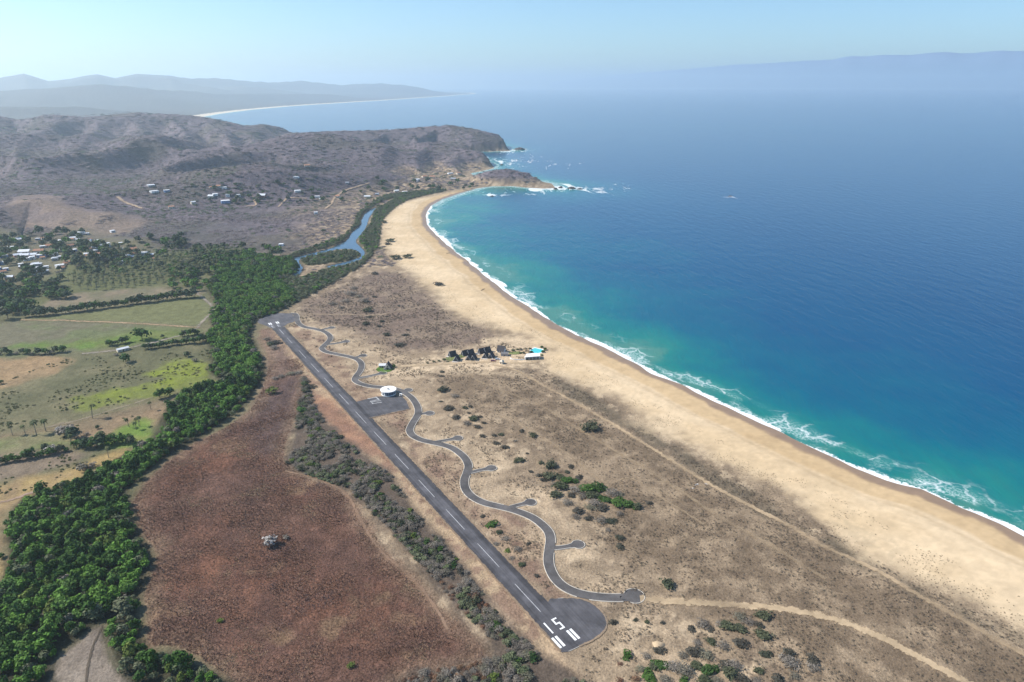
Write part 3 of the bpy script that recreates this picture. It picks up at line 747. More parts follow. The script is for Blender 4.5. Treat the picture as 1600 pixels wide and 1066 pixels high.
# foam: the swash at the sand, then torn loops further out
cx = nt.nodes.new("ShaderNodeCombineXYZ"); L.new(mathn(nt, 'MULTIPLY', al, .5), cx.inputs[0]); L.new(of, cx.inputs[1])
f1 = noise_tex(nt, cx.outputs[0], .07, 4, .6, .5); f2 = noise_tex(nt, pos, .5, 4, .65); f3 = noise_tex(nt, cx.outputs[0], .022, 2, .5)
reach = mathn(nt, 'ADD', mathn(nt, 'ADD', maprange(nt, f3.outputs[0], .35, .65, -.6, 3.4), maprange(nt, f1.outputs[0], .3, .7, -3.2, 3.8)), mathn(nt, 'MULTIPLY', f2.outputs[0], 2.5))
bayw = maprange(nt, mathn(nt, 'DIVIDE', de, mathn(nt, 'MAXIMUM', of, .5)), .25, .9, 2.6, 1.0)
reach = mathn(nt, 'MULTIPLY', reach, bayw)
e1 = mathn(nt, 'SUBTRACT', reach, of)
foam1 = maprange(nt, mathn(nt, 'ADD', e1, maprange(nt, f2.outputs[0], .3, .7, -1.6, 1.6)), -1.0, 1.6, 0, 1, True)
dn = mathn(nt, 'ADD', of, maprange(nt, f1.outputs[0], .3, .7, -15, 15))
vor = nt.nodes.new("ShaderNodeTexVoronoi"); vor.feature = 'DISTANCE_TO_EDGE'; vor.inputs['Scale'].default_value = .045
dis = noise_tex(nt, pos, .08, 3, .6)
va = nt.nodes.new("ShaderNodeVectorMath"); va.operation = 'MULTIPLY_ADD'; L.new(dis.outputs['Color'], va.inputs[0]); va.inputs[1].default_value = (16, 16, 0); L.new(pos, va.inputs[2])
L.new(va.outputs[0], vor.inputs['Vector'])
lace = maprange(nt, vor.outputs['Distance'], .0, .085, 1, 0, True)
patch = maprange(nt, noise_tex(nt, cx.outputs[0], .034, 3, .55).outputs[0], .46, .58, 0, 1, True)
bandm = mathn(nt, 'MULTIPLY', maprange(nt, of, 40, 12, 0, 1, True), maprange(nt, of, 1, 6, 0, 1, True))
lace = mathn(nt, 'MULTIPLY', mathn(nt, 'MULTIPLY', lace, patch), mathn(nt, 'MULTIPLY', bandm, maprange(nt, f2.outputs[0], .3, .6, .3, 1)))
churn = mathn(nt, 'MULTIPLY', mathn(nt, 'MULTIPLY', patch, maprange(nt, of, 30, 6, 0, .55, True)), maprange(nt, f2.outputs[0], .42, .62, 0, 1))
# breakers round the rocks of the headland
rn = noise_tex(nt, mp.outputs[0], .03, 5, .65, 1.0)
rfo = maprange(nt, mathn(nt, 'ADD', mathn(nt, 'MULTIPLY', rk, .30), mathn(nt, 'MULTIPLY', rn.outputs[0], .95)), .67, .80, 0, .8, True)
rfo = mathn(nt, 'MULTIPLY', rfo, maprange(nt, rk, .10, .35, 0, 1, True))
foam = mathn(nt, 'MAXIMUM', mathn(nt, 'MAXIMUM', foam1, mathn(nt, 'MULTIPLY', lace, .8)), mathn(nt, 'MAXIMUM', churn, rfo), True)
watc2 = mixc(nt, mathn(nt, 'MULTIPLY', bandm, mathn(nt, 'MULTIPLY', patch, .45)), watc, (.05, .26, .215))
L.new(mixc(nt, foam, watc2, (.78, .79, .77)), b.inputs['Base Color'])
L.new(maprange(nt, foam, 0, 1, .16, .9), b.inputs['Roughness'])
b.inputs['IOR'].default_value = 1.33
L.new(maprange(nt, foam, 0, 1, .16, .1), b.inputs['Specular IOR Level'])
tag(link('sea', sea_me, sm), 'deep blue sea turning turquoise and foaming along the beach', 'sea', None, 'structure')

# ------------------------------------------------------------------ river
rp = [tuple(p) for p in river_poly]
rme = bpy.data.meshes.new('river'); rme.from_pydata([(x, y, .62) for x, y in rp], [], [tuple(range(len(rp)))]); rme.update()
rm, nt, b = newmat("river_water", .08, .5)
geo = nt.nodes.new("ShaderNodeNewGeometry"); n = noise_tex(nt, geo.outputs['Position'], .5, 3, .6)
bp = nt.nodes.new("ShaderNodeBump"); bp.inputs['Distance'].default_value = .12; bp.inputs['Strength'].default_value = .3
nt.links.new(n.outputs[0], bp.inputs['Height']); nt.links.new(bp.outputs[0], b.inputs['Normal'])
b.inputs['Base Color'].default_value = (.05, .10, .15, 1); b.inputs['IOR'].default_value = 1.33
tag(link('river', rme, rm), 'calm pale blue river bending round a green island', 'river', None, 'structure')

# ------------------------------------------------------------------ haze
hm_ = bpy.data.materials.new("haze"); hm_.use_nodes = True; nt = hm_.node_tree; nt.nodes.clear()
o_ = nt.nodes.new("ShaderNodeOutputMaterial"); v_ = nt.nodes.new("ShaderNodeVolumePrincipled")
v_.inputs['Color'].default_value = (.76, .915, 1.0, 1); v_.inputs['Density'].default_value = HAZE_DENSITY; v_.inputs['Anisotropy'].default_value = .4
nt.links.new(v_.outputs[0], o_.inputs['Volume'])
hz = MB().box(-HAZE_FAR - 9000, HAZE_FAR + 9000, -3000, HAZE_FAR, -9, HAZE_TOP).build('haze', hm_)
tag(hz, 'pale blue haze lying over the whole coast', 'haze', None, 'stuff')
# ------------------------------------------------------------------ asphalt, paint, kerbs
ZP = PLAIN + .16                                     # top of the pavement
def asphalt(name, base, streak):
    m, nt, b = newmat(name, .88, .25)
    geo = nt.nodes.new("ShaderNodeNewGeometry")
    mp = nt.nodes.new("ShaderNodeMapping"); mp.vector_type = 'POINT'
    ang = math.atan2(RW_DIR[1], RW_DIR[0]); mp.inputs['Rotation'].default_value = (0, 0, -ang); mp.inputs['Scale'].default_value = (1, 1, 1)
    nt.links.new(geo.outputs['Position'], mp.inputs[0])
    sc = nt.nodes.new("ShaderNodeMapping"); sc.inputs['Scale'].default_value = (.03, .9, 1); nt.links.new(mp.outputs[0], sc.inputs[0])
    a = noise_tex(nt, sc.outputs[0], 1.0, 4, .6); c = noise_tex(nt, geo.outputs['Position'], .12, 4, .6); f = noise_tex(nt, geo.outputs['Position'], 3, 3, .6)
    v = mathn(nt, 'ADD', mathn(nt, 'ADD', maprange(nt, a.outputs[0], .3, .7, -streak, streak), maprange(nt, c.outputs[0], .3, .7, -.34, .34)), maprange(nt, f.outputs[0], .3, .7, .92, 1.08))
    at = nd(nt, "ShaderNodeAttribute", attribute_name="tone")
    nt.links.new(mixc(nt, 1.0, mixc(nt, 1.0, (*base, 1), v, 'MULTIPLY'), at.outputs['Color'], 'MULTIPLY'), b.inputs['Base Color'])
    return m
M_RUN = asphalt('runway_asphalt', (.078, .074, .077), .2)
M_ROAD = asphalt('road_asphalt', (.098, .090, .085), .05)
M_PAINT = flat_mat('white_paint', (.78, .77, .73), .7, .2, .12, .8)
M_DASH = flat_mat('weathered_white_paint', (.40, .395, .385), .8, .2, .25, .5)
M_PAINT_APRON = flat_mat('apron_white_paint', (.52, .52, .50), .8, .2, .25, .5)
M_PAINT_OLD = flat_mat('worn_white_paint', (.36, .36, .36), .8, .2, .2, .8)
M_KERB = flat_mat('pale_concrete', (.46, .41, .34), .85, .2, .18, .5)

def sheet(name, poly, z, mat, parent=None, tone=None):
    me = bpy.data.meshes.new(name); n = len(poly)
    me.from_pydata([(x, y, z) for x, y in poly] + [(x, y, z - .5) for x, y in poly], [], [tuple(range(n))] + [((i + 1) % n, i, n + i, n + (i + 1) % n) for i in range(n)])
    me.update()
    if me.polygons[0].normal.z < 0: me.flip_normals()
    add_attr(me, 'tone', np.ones((2 * n, 3)) if tone is None else tone, 'FLOAT_COLOR')
    return link(name, me, mat, parent)

def offset(line, off):
    P = np.asarray(line); T = np.gradient(P, axis=0); T /= np.linalg.norm(T, axis=1)[:, None] + 1e-9
    return P + np.stack([-T[:, 1], T[:, 0]], 1) * np.asarray(off).reshape(-1, 1) if np.ndim(off) else P + np.stack([-T[:, 1], T[:, 0]], 1) * off

# the runway: a cambered strip, its outer thirds tarred darker than the worn middle
ss = np.linspace(-461, 49, 103); tt = np.array([-6.2, -6.0, -3.5, -2.9, 0, 3.3, 3.9, 6.7, 6.9])
tn = np.array([1.25, .74, .80, 1.10, 1.18, 1.08, .72, .64, 1.35])
V = []; TN = []
for s in ss:
    for t, k in zip(tt, tn):
        p = rw(s, t); V.append((p[0], p[1], ZP + .05 - .008 * abs(t))); 
        kk = k if s < 22 else 1.0 + (k - 1) * max(0, 1 - (s - 22) / 4)
        TN.append((kk, kk, kk * 1.01))
nt_ = len(tt); q = (np.arange(len(ss) - 1)[:, None] * nt_ + np.arange(nt_ - 1)[None]).ravel()
me = mesh_np('runway', V, np.stack([q, q + nt_, q + nt_ + 1, q + 1], 1)[:, ::-1]); add_attr(me, 'tone', TN, 'FLOAT_COLOR')
if me.polygons[0].normal.z < 0: me.flip_normals()
runway = tag(link('runway', me, M_RUN), 'straight dark asphalt airstrip with white centre line dashes', 'runway', None, 'structure')
padn = sheet('turning_pad', pad_near, ZP - .006, M_RUN, runway, np.ones((2 * len(pad_near), 3)) * 1.05)
padn['label'] = 'rounded asphalt turning pad at the near end marked 15'
padf = sheet('turning_pad', pad_far, ZP - .006, M_RUN, runway, np.ones((2 * len(pad_far), 3)) * 1.25)
padf['label'] = 'rounded asphalt turning pad at the far end'
ap = sheet('apron', apron_poly, ZP - .012, M_RUN, runway, np.ones((2 * len(apron_poly), 3)) * 1.02); ap['label'] = 'square asphalt apron beside the round white building'

def paint(name, quads, mat, parent, lab=None, z=ZP + .075):
    """a painted mark of one or more quads in runway coordinates (along, across)"""
    V = []; F = []
    for qd in quads:
        b0 = len(V)
        for s, t in qd:
            p = rw(s, t); V.append((p[0], p[1], z - .008 * abs(t) * (abs(t) < 7)))
        F.append(tuple(range(b0, b0 + len(qd))))
    me = bpy.data.meshes.new(name); me.from_pydata(V, [], F); me.update()
    for p_ in me.polygons:
        if p_.normal.z < 0: p_.flip()
    o = link(name, me, mat, parent)
    if lab: o['label'] = lab
    return o
def rect(s0, s1, t0, t1): return [(s0, t0), (s1, t0), (s1, t1), (s0, t1)]
for k in range(12):
    s0 = -38.45 * k if k < 11 else -426.0
    s1 = s0 + 23.2 if k < 11 else -408
    paint('centre_line_dash', [rect(s0, s1, -.17, .17)], M_DASH, runway)
paint('centre_line_dash', [rect(-455, -438, -.1 - .22, -.1 + .32)], M_PAINT_OLD, runway)
for t0 in (-5.6, -3.6, 2.9, 4.8):
    paint('threshold_bar', [rect(39.6, 46.6, t0, t0 + 1.25)], M_PAINT, runway)
# 15, read from the threshold: up is along -s
def stroke(s0, s1, t0, t1): return rect(s0, s1, t0, t1)
paint('painted_digit', [stroke(30.0, 37.6, -3.25, -2.5)], M_PAINT, runway, 'white painted digit 1')
w_ = .85
paint('painted_digit', [stroke(30, 30 + w_, 1.2, 4.0), stroke(30 + w_, 33.2, 1.2, 1.2 + w_), stroke(33.2, 33.2 + w_, 1.2, 4.0),
                        stroke(33.2 + w_, 36.8, 4.0 - w_, 4.0), stroke(36.8, 36.8 + w_, 1.2, 4.0)], M_PAINT, runway, 'white painted digit 5')
# far end: bars and 33, read from the other side
for t0 in (-5.2, -3.4, 2.4, 4.2):
    paint('threshold_bar', [rect(-482, -475, t0, t0 + 1.2)], M_PAINT, runway, None, ZP + .08)
def three(t0):
    a, b_ = t0, t0 + 2.8
    return [stroke(-472, -472 + .9, a, b_), stroke(-468.5, -467.6, a, b_), stroke(-465, -464.1, a, b_), stroke(-471.1, -468.5, a, a + .9), stroke(-467.6, -465, a, a + .9)]
paint('painted_digit', three(-4.6), M_PAINT_OLD, runway, 'worn white painted digit 3 nearer the trees', ZP + .08)
paint('painted_digit', three(1.4), M_PAINT_OLD, runway, 'worn white painted digit 3 nearer the road', ZP + .08)
# apron marking, strokes surveyed one by one
def pstroke(p0, p1, w):
    a = g(*p0, ZP); b_ = g(*p1, ZP); d = (b_ - a) / np.linalg.norm(b_ - a); n = np.array([-d[1], d[0]]) * w / 2
    return [to_rw(a - n), to_rw(b_ - n), to_rw(b_ + n), to_rw(a + n)]
paint('apron_mark', [pstroke((574.2, 623.3), (589.6, 620.5), .6), pstroke((586.8, 620.2), (592.6, 624.7), .65), pstroke((592.4, 624.3), (577.8, 627.4), .6)], M_PAINT_APRON, runway, 'white strokes of the apron marking', ZP + .03)
paint('apron_mark', [pstroke((577.6, 628.5), (595.5, 626.0), .5), pstroke((581.6, 631.0), (596.6, 628.6), .55), pstroke((580.6, 629.2), (583.2, 631.2), .7)], M_PAINT_APRON, runway, 'white strokes of the apron marking beside the first', ZP + .03)

# the service road with its pale kerbs and dead-end spurs
def strip(name, line, hw, z, mat, parent=None, tone=1.0):
    """ribbon following a line; hw half width (number or array)"""
    P = np.asarray(line); hw = np.broadcast_to(hw, (len(P),))
    a = offset(P, hw); b_ = offset(P, -hw); n = len(P)
    V = [(x, y, z) for x, y in a] + [(x, y, z) for x, y in b_]
    q = np.arange(n - 1)
    me = mesh_np(name, V, np.stack([q, q + n, q + n + 1, q + 1], 1))
    if me.polygons[0].normal.z < 0: me.flip_normals()
    add_attr(me, 'tone', np.ones((2 * n, 3)) * tone, 'FLOAT_COLOR')
    return link(name, me, mat, parent)
def kerb(line, off, parent, skip, z=PLAIN + .30, closed=False, w=.42):
    """raised kerb beside a line, left out where a side road opens"""
    P = np.asarray(line); c = offset(P, off) if off else P
    run = []; runs = []
    for p in c:
        if skip(p):
            if len(run) > 2: runs.append(run)
            run = []
        else: run.append(p)
    if len(run) > 2: runs.append(run)
    for r_ in runs:
        r_ = np.array(r_); a = offset(r_, w / 2); b_ = offset(r_, -w / 2); n = len(r_)
        V = [(*p, z) for p in a] + [(*p, z) for p in b_] + [(*p, z - .4) for p in a] + [(*p, z - .4) for p in b_]
        q = np.arange(n - 1)
        F = np.vstack([np.stack([q, q + n, q + n + 1, q + 1], 1), np.stack([q, q + 1, q + 2 * n + 1, q + 2 * n], 1), np.stack([q + n, q + 3 * n, q + 3 * n + 1, q + n + 1], 1)])
        me = mesh_np('kerb', V, F[:, ::-1]); link('kerb', me, M_KERB, parent)
HW = 2.65
road = tag(strip('service_road', road_line, HW, ZP + .03, M_ROAD), 'winding grey service road with pale kerbs beside the runway', 'road', None, 'structure')
bulbs = []
for ln in spur_lines:
    L_ = np.linalg.norm(np.diff(ln, axis=0), axis=1).sum()
    bulbs.append((ln[-1], 3.7))
end_c = gl([(991, 931.6)])[0]
bulbs.append((end_c, 5.2))
SP_HW = 1.55
def spur_outline(ln, rad):
    n = len(ln); t = np.linspace(0, 1, n); hw = SP_HW + (0.35 * sstep(.5, .0, t))
    a = offset(ln, hw); b_ = offset(ln, -hw); c = ln[-1]; d = ln[-1] - ln[-3]; d = d / np.linalg.norm(d); ang = math.atan2(d[1], d[0])
    cut = [p for p in a if np.linalg.norm(p - c) > rad * 1.35]; cut2 = [p for p in b_ if np.linalg.norm(p - c) > rad * 1.35]
    arc = [c + rad * np.array([math.cos(ang + w), math.sin(ang + w)]) for w in np.linspace(2.55, -2.55, 22)]
    return np.array(cut + arc + cut2[::-1])
spur_polys = [spur_outline(ln, 3.7) for ln in spur_lines]
arc_end = np.array([end_c + 5.2 * np.array([math.cos(w), math.sin(w)]) for w in np.linspace(0, 2 * math.pi, 30)[:-1]])
eb = sheet('turning_circle', arc_end, ZP + .024, M_ROAD, road)
for k, pl in enumerate(spur_polys):
    o = sheet('spur_road', pl, ZP + .018 - .001 * k, M_ROAD, road)
def blocked(p, own=None):
    x = np.array([p[0]]); y = np.array([p[1]])
    for k, pl in enumerate(spur_polys):
        if k != own and sdf(x, y, pl, 60)[0] > -.1: return True
    if own != 'end' and sdf(x, y, arc_end, 60)[0] > -.15: return True
    if own != 'road' and seg_dist(x, y, road_line)[0][0] < HW + .05: return True
    for pl in (runway_poly, pad_near, pad_far, apron_poly):
        if sdf(x, y, pl, 60)[0] > -.3: return True
    return False
for off in (HW + .14, -HW - .14): kerb(road_line, off, road, lambda p: blocked(p, 'road'))
for k, pl in enumerate(spur_polys): kerb(smooth(pl, 1), 0, road, lambda p, k=k: blocked(p, k))
kerb(np.vstack([arc_end, arc_end[:2]]), 0, road, lambda p: blocked(p, 'end'))
kerb(np.vstack([pad_near[4:], pad_near[:1]]), 0, runway, lambda p: sdf(np.array([p[0]]), np.array([p[1]]), runway_poly, 40)[0] > -.3 or seg_dist(np.array([p[0]]), np.array([p[1]]), road_line)[0][0] < HW + .3, PLAIN + .20, w=.25)

# dirt tracks: a worn ribbon draped on the ground, its edges dying out into the grass
tm, nt, b = newmat('worn_dirt', .95, .05)
geo = nt.nodes.new("ShaderNodeNewGeometry"); acr = nd(nt, "ShaderNodeAttribute", attribute_name="across").outputs['Fac']
st = nd(nt, "ShaderNodeAttribute", attribute_name="wear").outputs['Fac']; tc = nd(nt, "ShaderNodeAttribute", attribute_name="soil").outputs['Color']
n1 = noise_tex(nt, geo.outputs['Position'], .35, 4, .65); n2 = noise_tex(nt, geo.outputs['Position'], .05, 3, .5)
ed = mathn(nt, 'ADD', mathn(nt, 'SUBTRACT', 1.0, mathn(nt, 'ABSOLUTE', acr)), maprange(nt, n1.outputs[0], .3, .7, -.42, .42))
alpha = mathn(nt, 'MULTIPLY', maprange(nt, ed, .15, .55, 0, 1, True), mathn(nt, 'MULTIPLY', st, maprange(nt, n2.outputs[0], .35, .6, .55, 1)), True)
nt.links.new(alpha, b.inputs['Alpha'])
nt.links.new(mixc(nt, 1.0, tc, maprange(nt, n1.outputs[0], .3, .7, .85, 1.15), 'MULTIPLY'), b.inputs['Base Color'])
def track(px, w, lab, soil, wear, lift=.22, name='dirt_track', cat='track', xy=None):
    ln = xy if xy is not None else smooth(np.array([hit(*p)[:2] for p in px]) if lift > .5 else gl(px), 8)
    cols = np.linspace(-1, 1, 7); n = len(ln); V = []; ac = []
    for c in cols:
        V.append(offset(ln, c * w / 2)); ac += [c] * n
    V = np.vstack(V); z = terrain(V[:, 0], V[:, 1]) + lift
    q = (np.arange(6)[:, None] * n + np.arange(n - 1)[None]).ravel()
    me = mesh_np(name, np.c_[V, z], np.stack([q, q + 1, q + n + 1, q + n], 1), True)
    if me.polygons[0].normal.z < 0: me.flip_normals()
    add_attr(me, 'across', ac); add_attr(me, 'wear', np.full(len(V), wear)); add_attr(me, 'soil', np.tile(soil, (len(V), 1)), 'FLOAT_COLOR')
    tag(link(name, me, tm), lab, cat, None, 'structure')
SOILS = [(.44, .325, .20), (.41, .30, .185), (.36, .265, .165), (.38, .28, .175), (.36, .27, .18), (.45, .335, .21), (.36, .25, .15), (.27, .23, .18), (.27, .175, .115), (.10, .08, .06), (.30, .24, .17), (.34, .24, .18)]
WEAR = [1, .95, .62, .6, .85, 1, 1, 1, .85, 1, .7, .9]
for (px, w, lab), so, we in zip(TRACKS, SOILS, WEAR): track(px, w, lab, so, we)
for px, w, lab in HILL_TRACKS: track(px, w, lab, (.40, .29, .19), 1.0, 1.2)

# sand and dead grass creeping over the edges of the asphalt
def creep(xy, w, lab, wear=.85, soil=(.30, .215, .14)): track(None, w, lab, soil, wear, .34, 'drifted_sand', 'sand drift', xy)
creep(np.array([rw(s, -6.3) for s in np.linspace(-455, 48, 130)]), 2.0, 'drifted sand along the left edge of the airstrip')
creep(np.array([rw(s, 7.0) for s in np.r_[np.linspace(-455, -262, 55), ]]), 2.0, 'drifted sand along the upper right edge of the airstrip')
creep(np.array([rw(s, 7.0) for s in np.linspace(-208, 14, 60)]), 2.0, 'drifted sand along the lower right edge of the airstrip')
creep(pad_near[6:34], 1.5, 'drifted sand round the near turning pad')
creep(np.vstack([apron_poly[4:]]), 1.8, 'drifted sand along the lower side of the apron')
ORD = 'first second third fourth fifth sixth seventh eighth ninth tenth eleventh twelfth thirteenth fourteenth fifteenth sixteenth seventeenth eighteenth nineteenth twentieth'.split()
ORD += ['twenty-' + w for w in ORD[:9]] + ['thirtieth'] + ['thirty-' + w for w in ORD[:9]] + ['fortieth'] + ['forty-' + w for w in ORD[:9]] + ['fiftieth']
def say_which(items):
    """items: (object, start, noun phrase, photo x); gives each look-alike its own label by its place from the left"""
    by = {}
    for it in items: by.setdefault((it[1], it[2]), []).append(it)
    for (adj, rest), L_ in by.items():
        L_.sort(key=lambda t: t[3]); n = len(L_)
        for i, it in enumerate(L_):
            if n == 1: lab = f'{adj} {rest[0]} {rest[1]}'
            elif i == 0: lab = f'leftmost of the {adj} {rest[2]} {rest[1]}'
            elif i == n - 1: lab = f'rightmost of the {adj} {rest[2]} {rest[1]}'
            else: lab = f'{ORD[min(i, 49)]} from left of {adj} {rest[2]} {rest[1]}'
            it[0]['label'] = lab

# ------------------------------------------------------------------ foliage materials
def leaf_mat(name, cols, rough=.75, trans=.0, scale=.35, wide=False, isl=.29):
    m, nt, b = newmat(name, rough, .12)
    oi = nt.nodes.new("ShaderNodeObjectInfo"); geo = nt.nodes.new("ShaderNodeNewGeometry")
    fac_ = oi.outputs['Random']
    if wide:                                    # neighbours share a tone, drifting over tens of metres
        wn_ = noise_tex(nt, geo.outputs['Position'], .035, 4, .6); fac_ = mathn(nt, 'ADD', mathn(nt, 'MULTIPLY', fac_, .35), maprange(nt, wn_.outputs[0], .35, .65, 0, .65))
    c = ramp(nt, fac_, [(i / max(1, len(cols) - 1), k) for i, k in enumerate(cols)])
    n = noise_tex(nt, geo.outputs['Position'], scale, 3, .6)
    r_ = maprange(nt, geo.outputs['Random Per Island'], 0, 1, 1 - isl, 1 + isl)
    c = mixc(nt, 1.0, mixc(nt, 1.0, c, maprange(nt, n.outputs[0], .3, .7, .78, 1.24), 'MULTIPLY'), r_, 'MULTIPLY')
    nt.links.new(c, b.inputs['Base Color'])
    return m
L_DARK = leaf_mat('dark_green_leaves', [(.028, .070, .010), (.042, .092, .013), (.036, .080, .018)])
L_GREEN = leaf_mat('green_leaves', [(.066, .15, .018), (.092, .18, .024), (.072, .135, .028)])
L_LIME = leaf_mat('yellow_green_leaves', [(.085, .125, .022), (.11, .14, .03)])
L_OLIVE = leaf_mat('grey_green_leaves', [(.105, .125, .06), (.125, .135, .075), (.09, .115, .05)])
L_SHRUB = leaf_mat('shrub_leaves', [(.058, .068, .034), (.07, .075, .042), (.046, .055, .03)])
L_THICKET = leaf_mat('thicket_leaves', [(.040, .085, .016), (.055, .10, .02), (.036, .07, .02)])
L_DUSK = leaf_mat('dusky_leaves', [(.052, .048, .036), (.065, .058, .045), (.045, .05, .032)])
L_GREY = leaf_mat('grey_twigs', [(.165, .142, .112), (.195, .168, .135), (.138, .118, .095), (.158, .148, .098)])
L_RUST = leaf_mat('rusty_twigs', [(.17, .085, .05), (.13, .075, .05), (.19, .11, .06)])
L_PALE = leaf_mat('bleached_twigs', [(.30, .28, .25), (.26, .24, .22)])
L_WOOD = leaf_mat('dry_wood_twigs', [(.158, .124, .127), (.142, .115, .121), (.172, .135, .132), (.136, .120, .108)], isl=.14)
L_FAR = leaf_mat('far_green_leaves', [(.045, .075, .032), (.065, .085, .04), (.038, .06, .03), (.09, .09, .045)])
L_PALM = leaf_mat('palm_fronds', [(.07, .09, .03), (.10, .11, .04), (.06, .075, .03)])
L_REDGRASS = leaf_mat('red_brown_grass', scale=.03, cols= [(.16, .108, .09), (.185, .108, .08), (.245, .138, .088), (.195, .115, .085), (.28, .18, .11), (.27, .20, .125)], rough=.9, wide=True)
L_HEATH = leaf_mat('dry_heath_twigs', [(.125, .096, .072), (.165, .125, .092), (.098, .078, .06), (.115, .10, .068), (.225, .175, .12)], .9)
L_MEADOW = leaf_mat('meadow_grass', [(.14, .15, .05), (.17, .15, .07), (.11, .125, .04), (.2, .165, .09)], .9)
M_BARK = flat_mat('bark', (.13, .10, .075), .95, .1, .25, 1.5)
M_PALMBARK = flat_mat('palm_bark', (.22, .19, .15), .95, .1, .25, 2)

# ------------------------------------------------------------------ plant meshes
def clump(name, seed, w, h, n, leaf, lobes=6, base=.15, twig=False, fill=.55):
    """crown of many leaf-sized faces spread over and through several lobes"""
    r = np.random.default_rng(seed); V = []; F = []
    cs = []
    for k in range(lobes):
        a = r.uniform(0, 2 * math.pi); d = w * .5 * math.sqrt(r.uniform(0, 1)) * .62
        lw = w * r.uniform(.22, .36); lh = h * r.uniform(.24, .4)
        cz = h * (base + (1 - base) * r.uniform(.3, .68)) * (1 - .25 * d / (w * .5))
        cs.append((math.cos(a) * d, math.sin(a) * d, cz, lw, lh))
    cs.append((0, 0, h * (base + .42 * (1 - base)), w * .33, h * .4))
    for i in range(n):
        cx_, cy_, cz, lw, lh = cs[r.integers(len(cs))]
        v = r.normal(size=3); v /= np.linalg.norm(v)
        if v[2] < -.35: v[2] = -v[2]
        rad = fill + (1 - fill) * r.uniform() ** .5
        p = np.array([cx_ + v[0] * lw * rad, cy_ + v[1] * lw * rad, max(cz + v[2] * lh * rad, h * base * .5)])
        nrm = v * .8 + r.normal(size=3) * .45 + np.array([0, 0, .35]); nrm /= np.linalg.norm(nrm)
        u = np.cross(nrm, r.normal(size=3)); u /= np.linalg.norm(u); t = np.cross(nrm, u)
        s = leaf * r.uniform(.6, 1.3); e = s * (r.uniform(.14, .3) if twig else r.uniform(.55, .9))
        b0 = len(V)
        V += [p - u * s - t * e * .3, p - u * s * .1 - t * e, p + u * s, p + u * s * .05 + t * e]
        F.append((b0, b0 + 1, b0 + 2, b0 + 3))
    return mesh_np(name, V, np.array(F))

def limbs(mb, seed, w, h, r0):
    r = np.random.default_rng(seed)
    top = (r.normal() * .05 * w, r.normal() * .05 * w, h * .5)
    mb.tube((0, 0, -.4), top, r0, r0 * .6, 6)
    for k in range(4):
        a = k * 1.57 + r.uniform(-.4, .4)
        mb.tube(top, (math.cos(a) * w * .27, math.sin(a) * w * .27, h * r.uniform(.66, .82)), r0 * .5, r0 * .15, 5)
    return mb

def tuft(name, seed, rad, h, n, wid):
    r = np.random.default_rng(seed); V = []; F = []
    for i in range(n):
        a = r.uniform(0, 2 * math.pi); d = rad * r.uniform(.0, .7); x, y = math.cos(a) * d, math.sin(a) * d
        lean = r.uniform(.1, .8) * rad; b = a + r.normal() * .6; hh = h * r.uniform(.5, 1.1)
        t = np.array([-math.sin(b), math.cos(b), 0]) * wid * r.uniform(.6, 1.3)
        p0 = np.array([x, y, -.05]); p1 = np.array([x + math.cos(b) * lean, y + math.sin(b) * lean, hh])
        b0 = len(V); V += [p0 - t, p0 + t, p1]; F.append((b0, b0 + 1, b0 + 2))
    return mesh_np(name, V, np.array(F))

def palm_parts(seed, h):
    r = np.random.default_rng(seed); mb = MB(); bend = r.normal(size=2) * .07 * h
    pts = [(bend[0] * t * t, bend[1] * t * t, h * t - .3 * (t == 0)) for t in np.linspace(0, 1, 5)]
    for i in range(4): mb.tube(pts[i], pts[i + 1], .24 - .03 * i, .21 - .03 * i, 6)
    tm_ = mb.mesh('palm_trunk')
    V = []; F = []; T = np.array(pts[-1])
    for k in range(19):
        a = k * 2.399 + r.uniform(-.2, .2); up_ = r.uniform(.1, .95) if k > 6 else r.uniform(-.6, .1); ln = r.uniform(2.3, 3.1)
        pr = None
        for j in range(6):
            t = j / 5; rad = ln * t * (1 - .15 * t); z = up_ * 1.6 * t - 1.9 * t * t
            c = T + np.array([math.cos(a) * rad, math.sin(a) * rad, z]); wd = .38 * math.sin(math.pi * min(1, .18 + .8 * t)) * (1 if j < 5 else .2)
            n_ = np.array([-math.sin(a), math.cos(a), 0]) * wd
            cur = (c - n_ - np.array([0, 0, wd * .6]), c, c + n_ - np.array([0, 0, wd * .6]))
            if pr is not None:
                b0 = len(V); V += [pr[0], pr[1], cur[1], cur[0], pr[1], pr[2], cur[2], cur[1]]
                F += [(b0, b0 + 1, b0 + 2, b0 + 3), (b0 + 4, b0 + 5, b0 + 6, b0 + 7)]
            pr = cur
    return tm_, mesh_np('palm_crown', V, np.array(F))

def join_meshes(name, parts):
    """several meshes (with their own materials) as one"""
    V = []; F = []; MI = []; mats = []
    for me in parts:
        b0 = len(V); V += [tuple(v.co) for v in me.vertices]; mi = len(mats); mats.append(me.materials[0])
        for p in me.polygons: F.append(tuple(i + b0 for i in p.vertices)); MI.append(mi)
    out = bpy.data.meshes.new(name); out.from_pydata(V, [], F)
    for m in mats: out.materials.append(m)
    out.polygons.foreach_set('material_index', MI); out.update()
    return out

